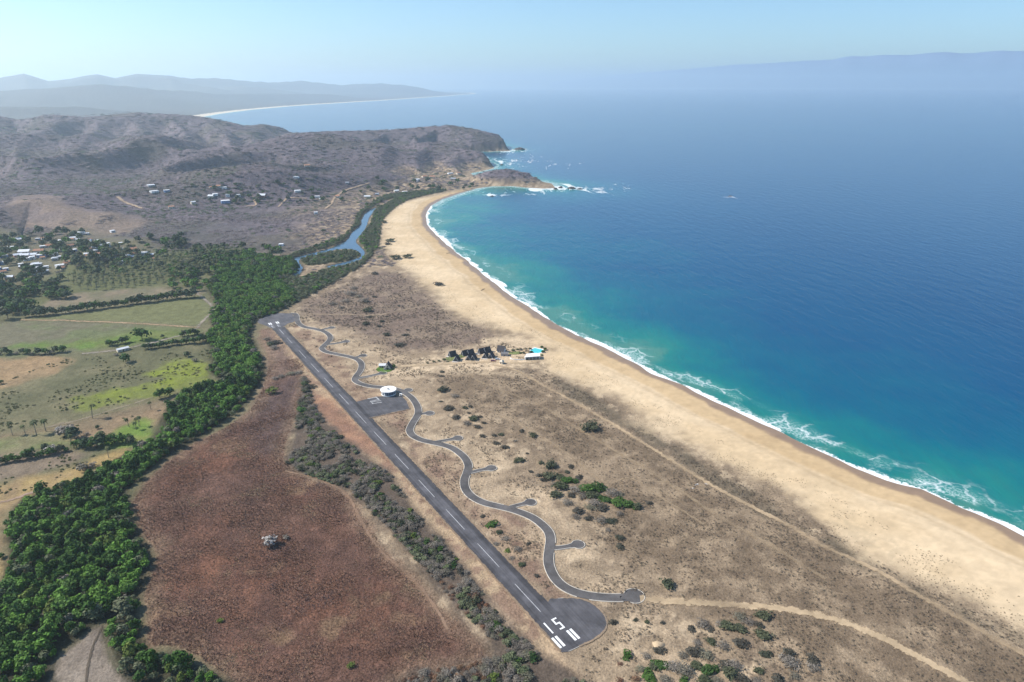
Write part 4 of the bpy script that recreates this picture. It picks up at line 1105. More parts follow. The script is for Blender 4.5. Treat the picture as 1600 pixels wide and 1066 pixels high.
# ------------------------------------------------------------------ scattering
def scatter(poly_list, spacing, seed, jitter=.45, keep=None):
    """jittered grid of ground points inside any of the outlines"""
    r = np.random.default_rng(seed); out = []
    allp = np.vstack(poly_list); lo = allp.min(0); hi = allp.max(0)
    gx, gy = np.meshgrid(np.arange(lo[0], hi[0], spacing), np.arange(lo[1], hi[1], spacing * .87))
    gx[1::2] += spacing / 2
    gx = gx.ravel() + r.uniform(-1, 1, gx.size) * spacing * jitter; gy = gy.ravel() + r.uniform(-1, 1, gy.size) * spacing * jitter
    m = np.zeros(gx.shape, bool)
    for pl in poly_list: m |= inside(gx, gy, pl)
    return gx[m], gy[m]

def in_frame(x, y, z, mx=60, my=60):
    px, py, f = to_px(np.c_[x, y, z]); return (px > -mx) & (px < 1600 + mx) & (py > -my) & (py < 1066 + my) & (f > 2)

def stuff(name, P, scl, rot, var, sources, label, cat):
    """one object of uncountable plants: copies of the given plants on its points"""
    me = bpy.data.meshes.new(name); me.vertices.add(len(P)); me.vertices.foreach_set('co', np.asarray(P, np.float32).ravel())
    a = me.attributes.new('scl', 'FLOAT_VECTOR', 'POINT'); a.data.foreach_set('vector', np.asarray(scl, np.float32).ravel())
    a = me.attributes.new('rot', 'FLOAT_VECTOR', 'POINT'); a.data.foreach_set('vector', np.asarray(rot, np.float32).ravel())
    a = me.attributes.new('var', 'INT', 'POINT'); a.data.foreach_set('value', np.asarray(var, np.int32))
    o = link(name, me); tag(o, label, cat, None, 'stuff')
    ng_ = bpy.data.node_groups.new(name, 'GeometryNodeTree')
    ng_.interface.new_socket('Geometry', in_out='INPUT', socket_type='NodeSocketGeometry'); ng_.interface.new_socket('Geometry', in_out='OUTPUT', socket_type='NodeSocketGeometry')
    N = ng_.nodes; Lk = ng_.links; gi = N.new('NodeGroupInput'); go = N.new('NodeGroupOutput'); jn = N.new('GeometryNodeJoinGeometry')
    def named(nm, t):
        n = N.new('GeometryNodeInputNamedAttribute'); n.data_type = t; n.inputs['Name'].default_value = nm; return n.outputs['Attribute']
    sc_, ro, va_ = named('scl', 'FLOAT_VECTOR'), named('rot', 'FLOAT_VECTOR'), named('var', 'INT')
    for k, src in enumerate(sources):
        oi = N.new('GeometryNodeObjectInfo'); oi.inputs['Object'].default_value = src; oi.transform_space = 'ORIGINAL'
        cmp_ = N.new('FunctionNodeCompare'); cmp_.data_type = 'INT'; cmp_.operation = 'EQUAL'
        ins_ = [s for s in cmp_.inputs if s.enabled and s.type == 'INT']
        Lk.new(va_, ins_[0]); ins_[1].default_value = k
        ip = N.new('GeometryNodeInstanceOnPoints')
        Lk.new(gi.outputs[0], ip.inputs['Points']); Lk.new(cmp_.outputs['Result'], ip.inputs['Selection']); Lk.new(oi.outputs['Geometry'], ip.inputs['Instance'])
        Lk.new(ro, ip.inputs['Rotation']); Lk.new(sc_, ip.inputs['Scale']); Lk.new(ip.outputs[0], jn.inputs[0])
    Lk.new(jn.outputs[0], go.inputs[0])
    o.modifiers.new('scatter', 'NODES').node_group = ng_
    return o

def rand_scl(r, n, a, b, flat=(.85, 1.2)):
    s = r.uniform(a, b, n); return np.c_[s * r.uniform(.88, 1.12, n), s * r.uniform(.88, 1.12, n), s * r.uniform(*flat, n)]
def rand_rot(r, n, tilt=.08): return np.c_[r.normal(0, tilt, n), r.normal(0, tilt, n), r.uniform(0, 6.283, n)]

# ------------------------------------------------------------------ the dense green belt
TREE_KINDS = []
def tree_kind(seed, mat, w=7.4, h=7.2, n=330, leaf=.62, lobes=8):
    cm = clump('crown', seed, w, h, n, leaf, lobes, .12); cm.materials.append(mat)
    tk = limbs(MB(), seed, w, h, .2).mesh('trunk'); tk.materials.append(M_BARK)
    return cm, tk
BELT = [tree_kind(1, L_DARK), tree_kind(2, L_GREEN), tree_kind(3, L_GREEN, 6.6, 6.4), tree_kind(4, L_LIME, 6.0, 5.6), tree_kind(5, L_OLIVE, 6.4, 5.8, 240, .5), tree_kind(6, L_DARK, 8.4, 8.0, 380), tree_kind(7, L_GREY, 6.4, 6.6, 240, .5)]
HUE = ['dark green', 'fresh green', 'soft green', 'yellow green', 'grey green', 'blackish green', 'bare grey']
def put_tree(name, kind, x, y, z, s, rz, label, cat, group=None, set_=None):
    cm, tk = (set_ or BELT)[kind]
    t = empty(name, (x, y, z), rz); t.scale = (s, s, s); tag(t, label, cat, group)
    c = link('crown', cm, None, t); link('trunk', tk, None, t)
    return t, c
bx, by = scatter([Z['pine_floor']], 4.9, 5)
r = np.random.default_rng(6)
edge_d = sdf(bx, by, Z['pine_floor'], 200)
thin = edge_d > 1.6
far_part = by > 560
m = thin & (~far_part | (r.uniform(size=len(bx)) < .9))
bx, by, edge_d = bx[m], by[m], edge_d[m]
bz = terrain(bx, by) - .15
vis = in_frame(bx, by, bz + 4)
bx, by, bz, edge_d = bx[vis], by[vis], bz[vis], edge_d[vis]
hue_n = fbm(bx, by, 30, 3, 51); rnd = r.uniform(size=len(bx))
bright = sstep(430, 650, by)                          # the far reach of the belt is fresher green
kind = np.where(rnd < .30, 0, np.where(rnd < .55, 1, np.where(rnd < .70, 2, np.where(rnd < .84, 5, np.where(rnd < .93, 3, 4)))))
kind = np.where((hue_n > .58) & (rnd > .5), 2, kind); kind = np.where((hue_n < .40) & (rnd < .7), 0, kind)
kind = np.where((bright > .5) & (rnd < .55), 1, kind); kind = np.where((bright > .5) & (rnd > .82), 3, kind)
kind = np.where((edge_d < 9) & (r.uniform(size=len(bx)) < .35), 4, kind)
siz = r.uniform(.56, 1.26, len(bx)) * np.where(edge_d < 5, .72, 1.0) * np.where(r.uniform(size=len(bx)) < .1, 1.22, 1)
kind = np.where(r.uniform(size=len(bx)) < .035, 6, kind)
dist = np.hypot(bx, by); order = np.argsort(dist - siz * 12)
near_ids = order[:300]
dbrown = sdf(bx, by, Z['brown'], 60); dgold = sdf(bx, by, Z['p_gold'], 60); dgrey = sdf(bx, by, Z['grey_field'], 60)
crown_objs = {}
tree_items = []
for i in near_ids:
    where = ('edging the brown field' if dbrown[i] > -9 else 'by the grey field' if dgrey[i] > -12 else
             'edging the golden pasture' if dgold[i] > -10 else 'inside the belt')
    px_, py_, _ = to_px(np.array([bx[i], by[i], bz[i] + 3]))
    band = 'at photo bottom' if py_ > 1025 else 'below number 15' if py_ > 985 else 'beside number 15' if py_ > 930 else 'above number 15' if py_ > 880 else 'level with the thicket' if py_ > 800 else 'below the palms'
    sz = 'large' if siz[i] > 1.05 else 'small' if siz[i] < .75 else 'middling'
    t, c = put_tree('broadleaf_tree', int(kind[i]), bx[i], by[i], bz[i], float(siz[i]), float(rnd[i] * 40), 'x', 'tree', 'trees of the dense green belt')
    tree_items.append((t, f'{sz} {HUE[kind[i]]}', ('tree', f'{where} {band}', 'trees'), px_))
    crown_objs.setdefault(int(kind[i]), c)
say_which(tree_items)
rest = order[300:]
ks = sorted(crown_objs); remap = {k: j for j, k in enumerate(ks)}
vr = np.array([remap.get(int(k), 0) for k in kind[rest]])
rr_ = np.random.default_rng(8); s3 = siz[rest][:, None] * np.c_[np.ones(len(rest)), np.ones(len(rest)), rr_.uniform(.85, 1.15, len(rest))]
stuff('belt_wood', np.c_[bx[rest], by[rest], bz[rest]], s3, rand_rot(rr_, len(rest)), vr, [crown_objs[k] for k in ks], 'dense green wood winding up the valley toward the river', 'wood')

# grey green mangroves along the river
mx_, my_ = scatter([Z['east_bank'], Z['west_bank'], Z['island'], Z['wet_scrub']], 5.0, 15)
rvd = sdf(mx_, my_, river_poly, 60); m = rvd < -2.0; mx_, my_ = mx_[m], my_[m]
mz = terrain(mx_, my_) - .2; rr_ = np.random.default_rng(9); n_ = len(mx_)
rv_ = rr_.uniform(size=n_); vv = np.where(rv_ < .88, remap.get(4, 0), np.where(rv_ < .95, remap.get(2, 0), remap.get(0, 0)))
stuff('mangrove_thicket', np.c_[mx_, my_, mz], rand_scl(rr_, n_, .6, 1.05, (.6, .85)), rand_rot(rr_, n_), vv, [crown_objs[k] for k in ks], 'grey green mangroves lining the river banks and its island', 'mangroves')

# ------------------------------------------------------------------ grey scrub beside the runway
def shrub_kind(seed, mat, w, h, n, leaf, twig=False, lobes=5):
    cm = clump('shrub', seed, w, h, n, leaf, lobes, .05, twig); cm.materials.append(mat); return cm
SHRUBS = [shrub_kind(21, L_GREY, 4.6, 3.0, 260, .42, True), shrub_kind(22, L_GREY, 4.2, 2.7, 240, .40, True), shrub_kind(23, L_SHRUB, 4.4, 3.1, 220, .36),
          shrub_kind(24, L_OLIVE, 4.0, 2.8, 220, .34), shrub_kind(25, L_LIME, 3.8, 2.8, 200, .34), shrub_kind(26, L_RUST, 3.4, 1.9, 180, .38, True), shrub_kind(27, L_DARK, 3.6, 2.6, 200, .34),
          shrub_kind(28, L_THICKET, 3.6, 2.6, 200, .34), shrub_kind(29, L_DUSK, 3.8, 2.5, 200, .34)]
SH_LAB = ['bare grey', 'pale twiggy', 'dull green', 'grey green', 'yellow green', 'rusty brown', 'dark green', 'fresh green', 'dark grey']
sx, sy = scatter([Z['scrub_belt']], 2.85, 25)
r = np.random.default_rng(26)
d_e = sdf(sx, sy, Z['scrub_belt'], 60); dens = fbm(sx, sy, 18, 3, 61)
m = (d_e > .8) & ((dens > .36) | ((d_e > 8) & (dens > .28))); m &= near_pave(sx, sy) > 4.5
sx, sy, d_e = sx[m], sy[m], d_e[m]
sz_ = terrain(sx, sy) - .1; vis = in_frame(sx, sy, sz_ + 1, 30, 30); sx, sy, sz_, d_e = sx[vis], sy[vis], sz_[vis], d_e[vis]
u_ = r.uniform(size=len(sx)); hn = fbm(sx, sy, 22, 3, 62); pxs, pys, _ = to_px(np.c_[sx, sy, sz_ + 1])
sk = np.where(u_ < .33, 0, np.where(u_ < .66, 1, np.where(u_ < .76, 8, np.where(u_ < .86, 3, np.where(u_ < .90, 4, np.where(u_ < .96, 2, 7))))))
sk = np.where((hn > .60) & (u_ < .35), 3, sk); sk = np.where((hn > .66) & (u_ > .35) & (u_ < .6), 2, sk); sk = np.where((pys > 900) & (d_e < 14) & (pxs < 760) & (u_ > .62), 5, sk)
ssz = r.uniform(.62, 1.25, len(sx)) * np.where(d_e < 3, .75, 1)
order = np.argsort(np.hypot(sx, sy) - ssz * 10)
drun = seg_dist(sx, sy, np.array([rw(-461, 0), rw(60, 0)]))[0]; dtr = seg_dist(sx, sy, gl(TRACKS[8][0]))[0]
shrub_src = {}; bush_items = []
for i in order[:300]:
    where = 'on the runway side' if drun[i] < 26 else 'by the reddish footpath' if dtr[i] < 12 else 'mid scrub'
    band = 'at photo bottom' if pys[i] > 1035 else 'below number 15' if pys[i] > 1000 else 'opposite number 15' if pys[i] > 960 else 'near the last dash' if pys[i] > 915 else 'one dash up' if pys[i] > 850 else 'farther up'
    szn = 'big' if ssz[i] > 1.05 else 'small' if ssz[i] < .78 else 'middling'
    o = link('scrub_bush', SHRUBS[sk[i]], None, None, (sx[i], sy[i], sz_[i]), float(u_[i] * 50)); o.scale = (float(ssz[i]) * 1.2, float(ssz[i]) * 1.1, float(ssz[i]) * (.7 + .25 * float(u_[i] * 7 % 1)))
    tag(o, 'x', 'bush', 'bushes of the scrub strip beside the runway')
    bush_items.append((o, f'{szn} {SH_LAB[sk[i]]}', ('bush', f'{where} {band}', 'bushes'), float(pxs[i])))
    shrub_src.setdefault(int(sk[i]), o)
say_which(bush_items)
for k in range(len(SHRUBS)):
    if k not in shrub_src: shrub_src[k] = None
SK = [k for k in range(len(SHRUBS)) if shrub_src[k] is not None]; smap = {k: j for j, k in enumerate(SK)}; SRC = [shrub_src[k] for k in SK]
rest = order[300:]; rr_ = np.random.default_rng(27)
stuff('runway_scrub', np.c_[sx[rest], sy[rest], sz_[rest]], ssz[rest][:, None] * rand_scl(rr_, len(rest), 1.1, 1.2, (.65, .85)), rand_rot(rr_, len(rest)), [smap.get(int(k), 0) for k in sk[rest]], SRC, 'long strip of grey and green scrub left of the airstrip', 'scrub')

# ------------------------------------------------------------------ single shrubs on the dunes: photo x, y, width in photo pixels, kind, where
G_, K_, D_ = 2, 0, 8            # dull green, grey, dark
def grp(s, items): return [(x, y, w, k, s) for x, y, w, k in items]
DUNE = (grp('right of the round building', [(694, 609, 22, D_), (711, 619, 14, K_), (689, 627, 8, D_), (703, 637, 22, D_), (690, 581, 11, D_), (690, 587, 9, D_)]) +
        grp('in the group by the second spur road', [(726, 637, 10, G_), (734, 635, 10, D_), (711, 651, 16, D_), (733, 646, 8, D_), (740, 654, 18, G_), (750, 652, 10, D_), (756, 660, 9, D_), (730, 662, 15, K_), (745, 667, 13, D_)]) +
        grp('scattered near the third spur road', [(755, 681, 12, D_), (771, 680, 11, D_), (783, 679, 10, G_), (775, 693, 15, D_), (789, 698, 15, D_), (805, 689, 8, K_), (814, 673, 11, D_), (832, 680, 14, G_), (824, 708, 7, D_), (813, 718, 17, G_), (807, 721, 12, G_)]) +
        grp('standing alone near the long wheel track', [(922, 667, 31, G_)]) +
        grp('on the thicket top', [(845, 723, 10, G_), (860, 727, 22, G_), (893, 729, 12, D_), (830, 736, 9, D_), (887, 737, 10, D_), (858, 744, 22, G_), (873, 745, 20, G_), (903, 745, 15, D_)]) +
        grp('in the thicket heart', [(890, 750, 25, 7), (875, 760, 25, G_), (868, 773, 22, G_), (923, 763, 32, 7), (937, 760, 25, 7), (898, 765, 20, K_), (925, 774, 22, G_), (910, 775, 20, K_), (893, 773, 15, D_)]) +
        grp('on the thicket underside', [(885, 785, 17, K_), (905, 798, 22, D_), (923, 793, 17, K_), (943, 793, 22, D_), (928, 785, 20, K_), (900, 808, 17, K_), (920, 810, 15, D_), (938, 813, 20, K_), (955, 815, 20, D_), (968, 803, 13, K_), (865, 757, 12, K_), (850, 750, 14, D_), (842, 742, 12, D_)]) +
        grp('in the thicket tail', [(948, 780, 20, 7), (966, 784, 28, 7), (983, 788, 28, 7), (996, 792, 18, G_), (958, 770, 25, K_), (968, 773, 15, K_), (938, 778, 18, 7)]) +
        grp('on the bare sand right of the last spur', [(1014, 785, 10, D_), (968, 841, 17, D_), (967, 854, 17, D_), (950, 829, 10, K_)]) +
        grp('between airstrip and road', [(768, 819, 22, 7), (790, 841, 14, K_), (793, 860, 12, 4), (809, 858, 14, K_), (825, 849, 9, D_), (815, 882, 12, G_), (780, 832, 12, G_), (755, 806, 10, D_), (838, 900, 10, D_), (775, 850, 11, K_), (800, 872, 10, K_)]) +
        grp('along the sandy track', [(1042, 913, 22, G_), (1193, 961, 24, G_), (1156, 964, 20, K_), (1169, 972, 18, K_), (1187, 976, 14, D_)]) +
        grp('below the sandy track', [(1079, 983, 16, D_), (1097, 976, 22, K_), (1112, 984, 14, D_), (1136, 978, 22, G_), (1154, 982, 22, G_), (1193, 992, 25, G_), (1089, 1005, 15, K_), (1110, 1003, 17, G_), (1130, 1008, 20, K_), (1158, 1006, 25, D_), (1197, 1023, 18, D_), (1125, 975, 15, K_)]) +
        grp('beside the pale sand mound', [(957, 971, 14, D_), (1031, 1017, 20, D_), (1036, 973, 9, D_), (1011, 972, 9, G_), (994, 969, 10, D_), (979, 1024, 20, 7), (968, 1036, 13, 5), (1009, 1025, 13, K_)]) +
        grp('at the bottom edge', [(1086, 1019, 26, D_), (1103, 1024, 20, K_), (1068, 1024, 18, K_), (1031, 1037, 25, 7), (1022, 1041, 18, G_), (1053, 1041, 22, K_), (1070, 1048, 26, K_), (1088, 1041, 20, G_), (1110, 1046, 28, 7), (1132, 1037, 26, D_), (1147, 1039, 20, K_), (1140, 1052, 26, G_), (1160, 1059, 24, D_), (1186, 1048, 15, G_), (1014, 1054, 26, 7), (992, 1059, 20, 5), (970, 1063, 18, 5), (1068, 1061, 18, 7), (1182, 1064, 16, K_), (1040, 1062, 20, K_), (1100, 1063, 20, G_), (1120, 1064, 18, K_), (1000, 1045, 14, K_)]) +
        grp('low on the right heath', [(1232, 1021, 20, D_), (1235, 1035, 26, K_), (1271, 1030, 20, D_), (1269, 1041, 18, K_), (1212, 1061, 22, D_), (1241, 1056, 16, K_), (1225, 1027, 16, K_)]) +
        grp('near the straight sandy track', [(575, 485, 17, G_), (573, 470, 12, D_), (573, 505, 15, D_), (598, 502, 9, D_), (593, 509, 10, D_), (604, 523, 15, D_), (633, 523, 12, D_), (637, 516, 7, D_), (625, 539, 17, D_), (577, 495, 11, D_), (605, 495, 6, D_), (548, 458, 20, K_), (568, 470, 18, K_), (533, 480, 12, K_), (553, 450, 14, K_), (585, 464, 8, D_), (584, 427, 14, D_), (624, 478, 7, D_), (560, 463, 14, K_), (540, 470, 14, K_), (520, 475, 14, K_)]) +
        grp('at the back of the far beach', [(610, 376, 15, G_), (605, 381, 14, D_), (618, 403, 18, G_), (637, 401, 16, G_), (684, 444, 18, D_), (600, 347, 12, G_)]) +
        grp('by the far airstrip end', [(430, 534, 18, D_), (422, 538, 14, G_), (428, 543, 14, K_), (417, 530, 12, K_), (466, 582, 13, K_), (474, 592, 12, K_), (479, 597, 12, D_), (486, 605, 17, D_), (478, 611, 14, G_), (474, 626, 18, D_), (471, 641, 20, 6), (470, 655, 16, G_), (455, 584, 14, K_), (440, 588, 12, K_), (430, 592, 12, K_)]))
rr_ = np.random.default_rng(33)
dune_items = []
PXY = np.array([hit(x, y + w * .12) for x, y, w, k, s in DUNE])
for (x, y, w, k, s), P in zip(DUNE, PXY):
    sl = math.sqrt(P[0] ** 2 + P[1] ** 2 + CAM_H ** 2); mw = w * sl / FOC * 1.05
    me = SHRUBS[k]; base_w = 4.1
    o = link('dune_shrub', me, None, None, (P[0], P[1], P[2] - .15), rr_.uniform(0, 6.28)); f = mw / base_w
    o.scale = (f, f * rr_.uniform(.75, 1.05), f * rr_.uniform(.40, .58))
    sw = 'wide' if w >= 22 else 'small' if w <= 12 else 'rounded'
    tag(o, 'x', 'shrub', 'single shrubs on the dunes'); dune_items.append((o, f'{sw} {SH_LAB[k]}', ('shrub', s, 'shrubs'), x))
say_which(dune_items)
# ------------------------------------------------------------------ uncountable low growth
rr_ = np.random.default_rng(71)
T_RED = []
def src_obj(name, me, mat, P, lab, cat):
    me.materials.append(mat); o = link(name, me, None, None, P); tag(o, lab, cat); o['kind'] = 'stuff'; return o
# brown field: knee-high dry grass
gx_, gy_ = scatter([Z['brown']], 1.25, 72)
dd_ = np.hypot(gx_, gy_); keep_ = (dd_ < 620) & (rr_.uniform(size=len(gx_)) < np.clip(420 / dd_, .3, 1)) & (sdf(gx_, gy_, Z['brown'], 60) > 1.5) & (seg_dist(gx_, gy_, gl(TRACKS[8][0]))[0] > 1.6)
gx_, gy_ = gx_[keep_], gy_[keep_]; gz_ = terrain(gx_, gy_); v_ = in_frame(gx_, gy_, gz_); gx_, gy_, gz_ = gx_[v_], gy_[v_], gz_[v_]
tus = [src_obj('grass_tuft', tuft('grass_tuft', 80 + k, .75, .30 + .08 * k, 18, .11), L_REDGRASS, (*g(*p), PLAIN), l, 'grass') for k, p, l in
       ((0, (420, 900), 'low tuft of red brown grass in the brown field'), (1, (470, 960), 'taller tuft of red brown grass in the brown field'))]
n_ = len(gx_); big = fbm(gx_, gy_, 16, 3, 73); s_ = rand_scl(rr_, n_, .7, 1.4) * (.65 + .8 * sstep(.3, .7, big))[:, None]
stuff('dry_grass', np.c_[gx_, gy_, gz_ - .02], s_, rand_rot(rr_, n_, .1), rr_.integers(0, 2, n_), tus, 'red brown dry grass covering the large field', 'grass')
# heath: low twiggy brush, thick on the brown heath and thin on the sand
HE = np.vstack([gl([(430, 470), (560, 430)]), gl([(620, 425), (700, 490), (800, 540), (868, 590), (960, 640), (1100, 722), (1250, 805), (1420, 900), (1640, 1010), (1700, 1100), (900, 1110), (880, 1030), (820, 950), (700, 800), (560, 640), (440, 520)])])
hx, hy = scatter([HE], 1.5, 74)
hd = np.hypot(hx, hy); r_ = rr_.uniform(size=len(hx))
dn = fbm(hx, hy, 26, 4, 75) * .6 + fbm(hx, hy, 6, 3, 76) * .4
in_s = sdf(hx, hy, Z['sandy'], 60); in_m = np.maximum(sdf(hx, hy, Z['scrub_main'], 60), sdf(hx, hy, Z['scrub_far'], 60)); in_d = sdf(hx, hy, Z['dark_strip'], 60)
pr = sstep(.42, .66, dn) * .55; pr = np.where(in_m > 0, .14 + .6 * sstep(.40, .62, dn), pr); pr = np.where(in_s > 0, .95 * sstep(.51, .60, dn), pr); in_i = sdf(hx, hy, Z['inner'], 60); pr = np.where(in_i > 0, .85 * sstep(.42, .58, dn), pr); pr = np.where(in_d > 0, .75 * sstep(.34, .55, dn), pr)
pr *= np.clip(430 / hd, .12, 1.0) * .8
tr_d = np.full(len(hx), 99.)
for px_l, w_l, _l in TRACKS[:6]: tr_d = np.minimum(tr_d, seg_dist(hx, hy, gl(px_l))[0] - w_l / 2)
pvd = near_pave(hx, hy)
k_ = (r_ < pr) & (pvd > 3.3) & (tr_d > .2)
hx, hy, hd = hx[k_], hy[k_], hd[k_]; hz_ = terrain(hx, hy); v_ = in_frame(hx, hy, hz_); hx, hy, hz_, hd = hx[v_], hy[v_], hz_[v_], hd[v_]
he = [src_obj('heath_brush', clump('heath_brush', 90 + k, 1.9, .8 + .15 * k, 26, .34, 3, .05, True), L_HEATH, (*g(*p), PLAIN), l, 'brush') for k, p, l in
      ((0, (1000, 880), 'low twiggy brush on the heath right of the road'), (1, (1150, 900), 'taller twiggy brush on the heath right of the road'), (2, (700, 560), 'twiggy brush on the heath near the cabins'))]
n_ = len(hx); s_ = rand_scl(rr_, n_, .38, 1.0) * np.clip(hd / 480, 1, 1.5)[:, None]
u_ = rr_.uniform(size=n_)
stuff('heath_scrub', np.c_[hx, hy, hz_ - .05], s_, rand_rot(rr_, n_), rr_.integers(0, 3, n_), he, 'low dry brush scattered over the heath and dunes', 'brush')
# beach edge: thin dune grass
ex, ey = scatter([np.vstack([offset(veg_line, -26)[::2], offset(veg_line, 14)[::-2]])], 2.0, 77)
dn = fbm(ex, ey, 16, 4, 78) * .6 + fbm(ex, ey, 5, 2, 79) * .4
k_ = (rr_.uniform(size=len(ex)) < sstep(.46, .66, dn) * np.clip(500 / np.hypot(ex, ey), .2, 1)) & (np.hypot(ex, ey) < 1300)
ex, ey = ex[k_], ey[k_]; ez = terrain(ex, ey); v_ = in_frame(ex, ey, ez); ex, ey, ez = ex[v_], ey[v_], ez[v_]; n_ = len(ex)
stuff('dune_grass', np.c_[ex, ey, ez - .04], rand_scl(rr_, n_, .25, .55), rand_rot(rr_, n_), rr_.integers(0, 3, n_), he, 'sparse grey dune grass at the back of the beach', 'grass')
# scrubby farmland growth on the left
lp = gl([(-60, 640), (0, 600), (90, 560), (330, 545), (335, 600), (260, 640), (180, 700), (70, 770), (-60, 800)])
fx_, fy_ = scatter([lp], 3.2, 81); dn = fbm(fx_, fy_, 22, 4, 82)
k_ = (rr_.uniform(size=len(fx_)) < .6 * sstep(.48, .66, dn)) ; fx_, fy_ = fx_[k_], fy_[k_]; fz_ = terrain(fx_, fy_); n_ = len(fx_)
me_g = [src_obj('meadow_tuft', clump('meadow_tuft', 95 + k, 2.4, .55, 34, .34, 3, .05), L_MEADOW, (*g(*p), PLAIN), l, 'grass') for k, p, l in ((0, (150, 620), 'tuft of rank grass in the yellow green meadow'), (1, (90, 610), 'tuft of rank grass in the scrubby pasture'))]
stuff('pasture_scrub', np.c_[fx_, fy_, fz_ - .05], rand_scl(rr_, n_, .6, 1.5), rand_rot(rr_, n_), rr_.integers(0, 2, n_), me_g, 'rough tufted growth over the left pastures', 'scrub')

# ------------------------------------------------------------------ leafless dry woods on the slopes
def polar_scatter(r0, r1, a0, a1, cell, seed):
    r = np.random.default_rng(seed); X_ = []; Y_ = []
    rad = r0
    while rad < r1:
        n = int((a1 - a0) * rad / cell); a = np.linspace(a0, a1, n) + r.uniform(-.5, .5, n) * (a1 - a0) / n
        q_ = rad + r.uniform(-.5, .5, n) * cell; X_.append(np.sin(a) * q_); Y_.append(np.cos(a) * q_); rad += cell; cell *= 1.0 + .0 * rad
    return np.concatenate(X_), np.concatenate(Y_)
wx, wy = [], []
for r0, r1, c in ((950, 1500, 8.5), (1500, 2100, 11), (2100, 2900, 16), (2900, 4000, 24)):
    a_, b_ = polar_scatter(r0, r1, R(-41), R(2), c, int(r0)); wx.append(a_); wy.append(b_)
wx = np.concatenate(wx); wy = np.concatenate(wy)
wz, WF = terrain(wx, wy, True)
clear = np.zeros(len(wx), bool)
for nm in ('hill_clear', 'hill_clear2', 'town', 'grove', 'pine_floor', 'east_bank', 'west_bank', 'island', 'wet_scrub', 'p_band'): clear |= inside(wx, wy, Z[nm]) & (fbm(wx, wy, 40, 3, 90) > (.3 if 'clear' in nm else .0))
wood = (WF['d'] > np.where(wy > 1650, 26, 100)) & ~clear & (WF['rv'] < -12) & ((WF['up'] > 3) | (fbm(wx, wy, 90, 3, 91) > .33))
pxw, pyw, _ = to_px(np.c_[wx, wy, wz]); wood &= (pxw > -30) & (pyw > 150)
for px_l, w_l, _l in HILL_TRACKS:
    ln_ = np.array([hit(*p)[:2] for p in px_l]); wood &= seg_dist(wx, wy, ln_)[0] > w_l * .8 + 3
wood &= ~((pyw > 392) & (pxw < 480))
wx, wy, wz = wx[wood], wy[wood], wz[wood]; n_ = len(wx)
wd = [src_obj('leafless_tree', clump('leafless_tree', 110 + k, 8.4, 5.0, 60, 1.0, 6, .02, k == 0, .8), m_, tuple(hit(*p)), l, 'tree') for k, m_, p, l in
      ((0, L_WOOD, (520, 345), 'leafless grey tree on the slope left of the river'), (1, L_WOOD, (480, 352), 'leafless brown tree on the slope left of the river'), (2, L_FAR, (505, 362), 'dull green tree among the leafless ones left of the river'))]
gpatch = fbm(wx, wy, 150, 3, 92); u_ = rr_.uniform(size=n_)
var_ = np.where(u_ < .5, 0, 1); var_ = np.where((gpatch > .63) & (u_ > .6), 2, var_); var_ = np.where(u_ > .97, 2, var_)
cell_s = np.where(np.hypot(wx, wy) < 1500, 1.0, np.where(np.hypot(wx, wy) < 2100, 1.3, np.where(np.hypot(wx, wy) < 2900, 1.9, 2.8)))
stuff('dry_woods', np.c_[wx, wy, wz - .4], rand_scl(rr_, n_, .75, 1.2, (.55, .85)) * np.c_[cell_s * 1.15, cell_s * 1.15, cell_s ** .3 * .42], rand_rot(rr_, n_), var_, wd, 'leafless grey violet dry woods covering the hills', 'wood')
# ------------------------------------------------------------------ building materials
M_WHITE = flat_mat('white_plaster', (.78, .76, .72), .8, .2, .06, .4)
M_CREAM = flat_mat('cream_plaster', (.62, .54, .42), .85, .2, .1, .4)
M_BRICK = flat_mat('brick_red_wall', (.34, .17, .12), .9, .1, .15, .6)
M_BLUEW = flat_mat('blue_wall', (.18, .28, .46), .85, .2, .1, .5)
M_TIN = flat_mat('tin_roof', (.62, .63, .64), .45, .4, .12, .3)
M_TINW = flat_mat('white_tin_roof', (.64, .64, .63), .55, .3, .1, .3)
M_CLAY = flat_mat('clay_tile_roof', (.36, .19, .12), .9, .1, .2, .8)
M_GREYW = flat_mat('grey_wall', (.36, .35, .34), .9, .1, .15, .5)
M_THATCH = flat_mat('dark_roof', (.06, .055, .058), .8, .2, .35, 1.5)
M_SLATE = flat_mat('weathered_boards', (.16, .15, .145), .85, .2, .25, 1.2)
M_DOOR = flat_mat('dark_door', (.06, .05, .045), .6, .3, .2, 1)
M_PALAPA = flat_mat('palm_thatch', (.19, .145, .09), .95, .1, .3, 2)
M_STONE = flat_mat('pale_slab', (.52, .47, .42), .9, .1, .2, .7)
M_ROCK = flat_mat('sea_rock', (.09, .075, .065), .9, .2, .4, .2)
M_RUBBER = flat_mat('rubber', (.02, .02, .02), .8, .2, .2, 5)
def glass_mat(name, col, rough=.06):
    m, nt, b = newmat(name, rough, .5); b.inputs['Base Color'].default_value = (*col, 1); b.inputs['IOR'].default_value = 1.5; return m
M_GLASS = glass_mat('window_glass', (.05, .075, .10)); M_BGLASS = glass_mat('blue_glass', (.03, .06, .11))
def car_paint(name, col):
    m, nt, b = newmat(name, .3, .5); b.inputs['Base Color'].default_value = (*col, 1); b.inputs['Coat Weight'].default_value = .4; return m
def spot(px, py): P = hit(px, py); return float(P[0]), float(P[1]), float(P[2])
def face_cam(x, y): return math.atan2(-x, y)               # rotation that turns local -Y toward the camera column

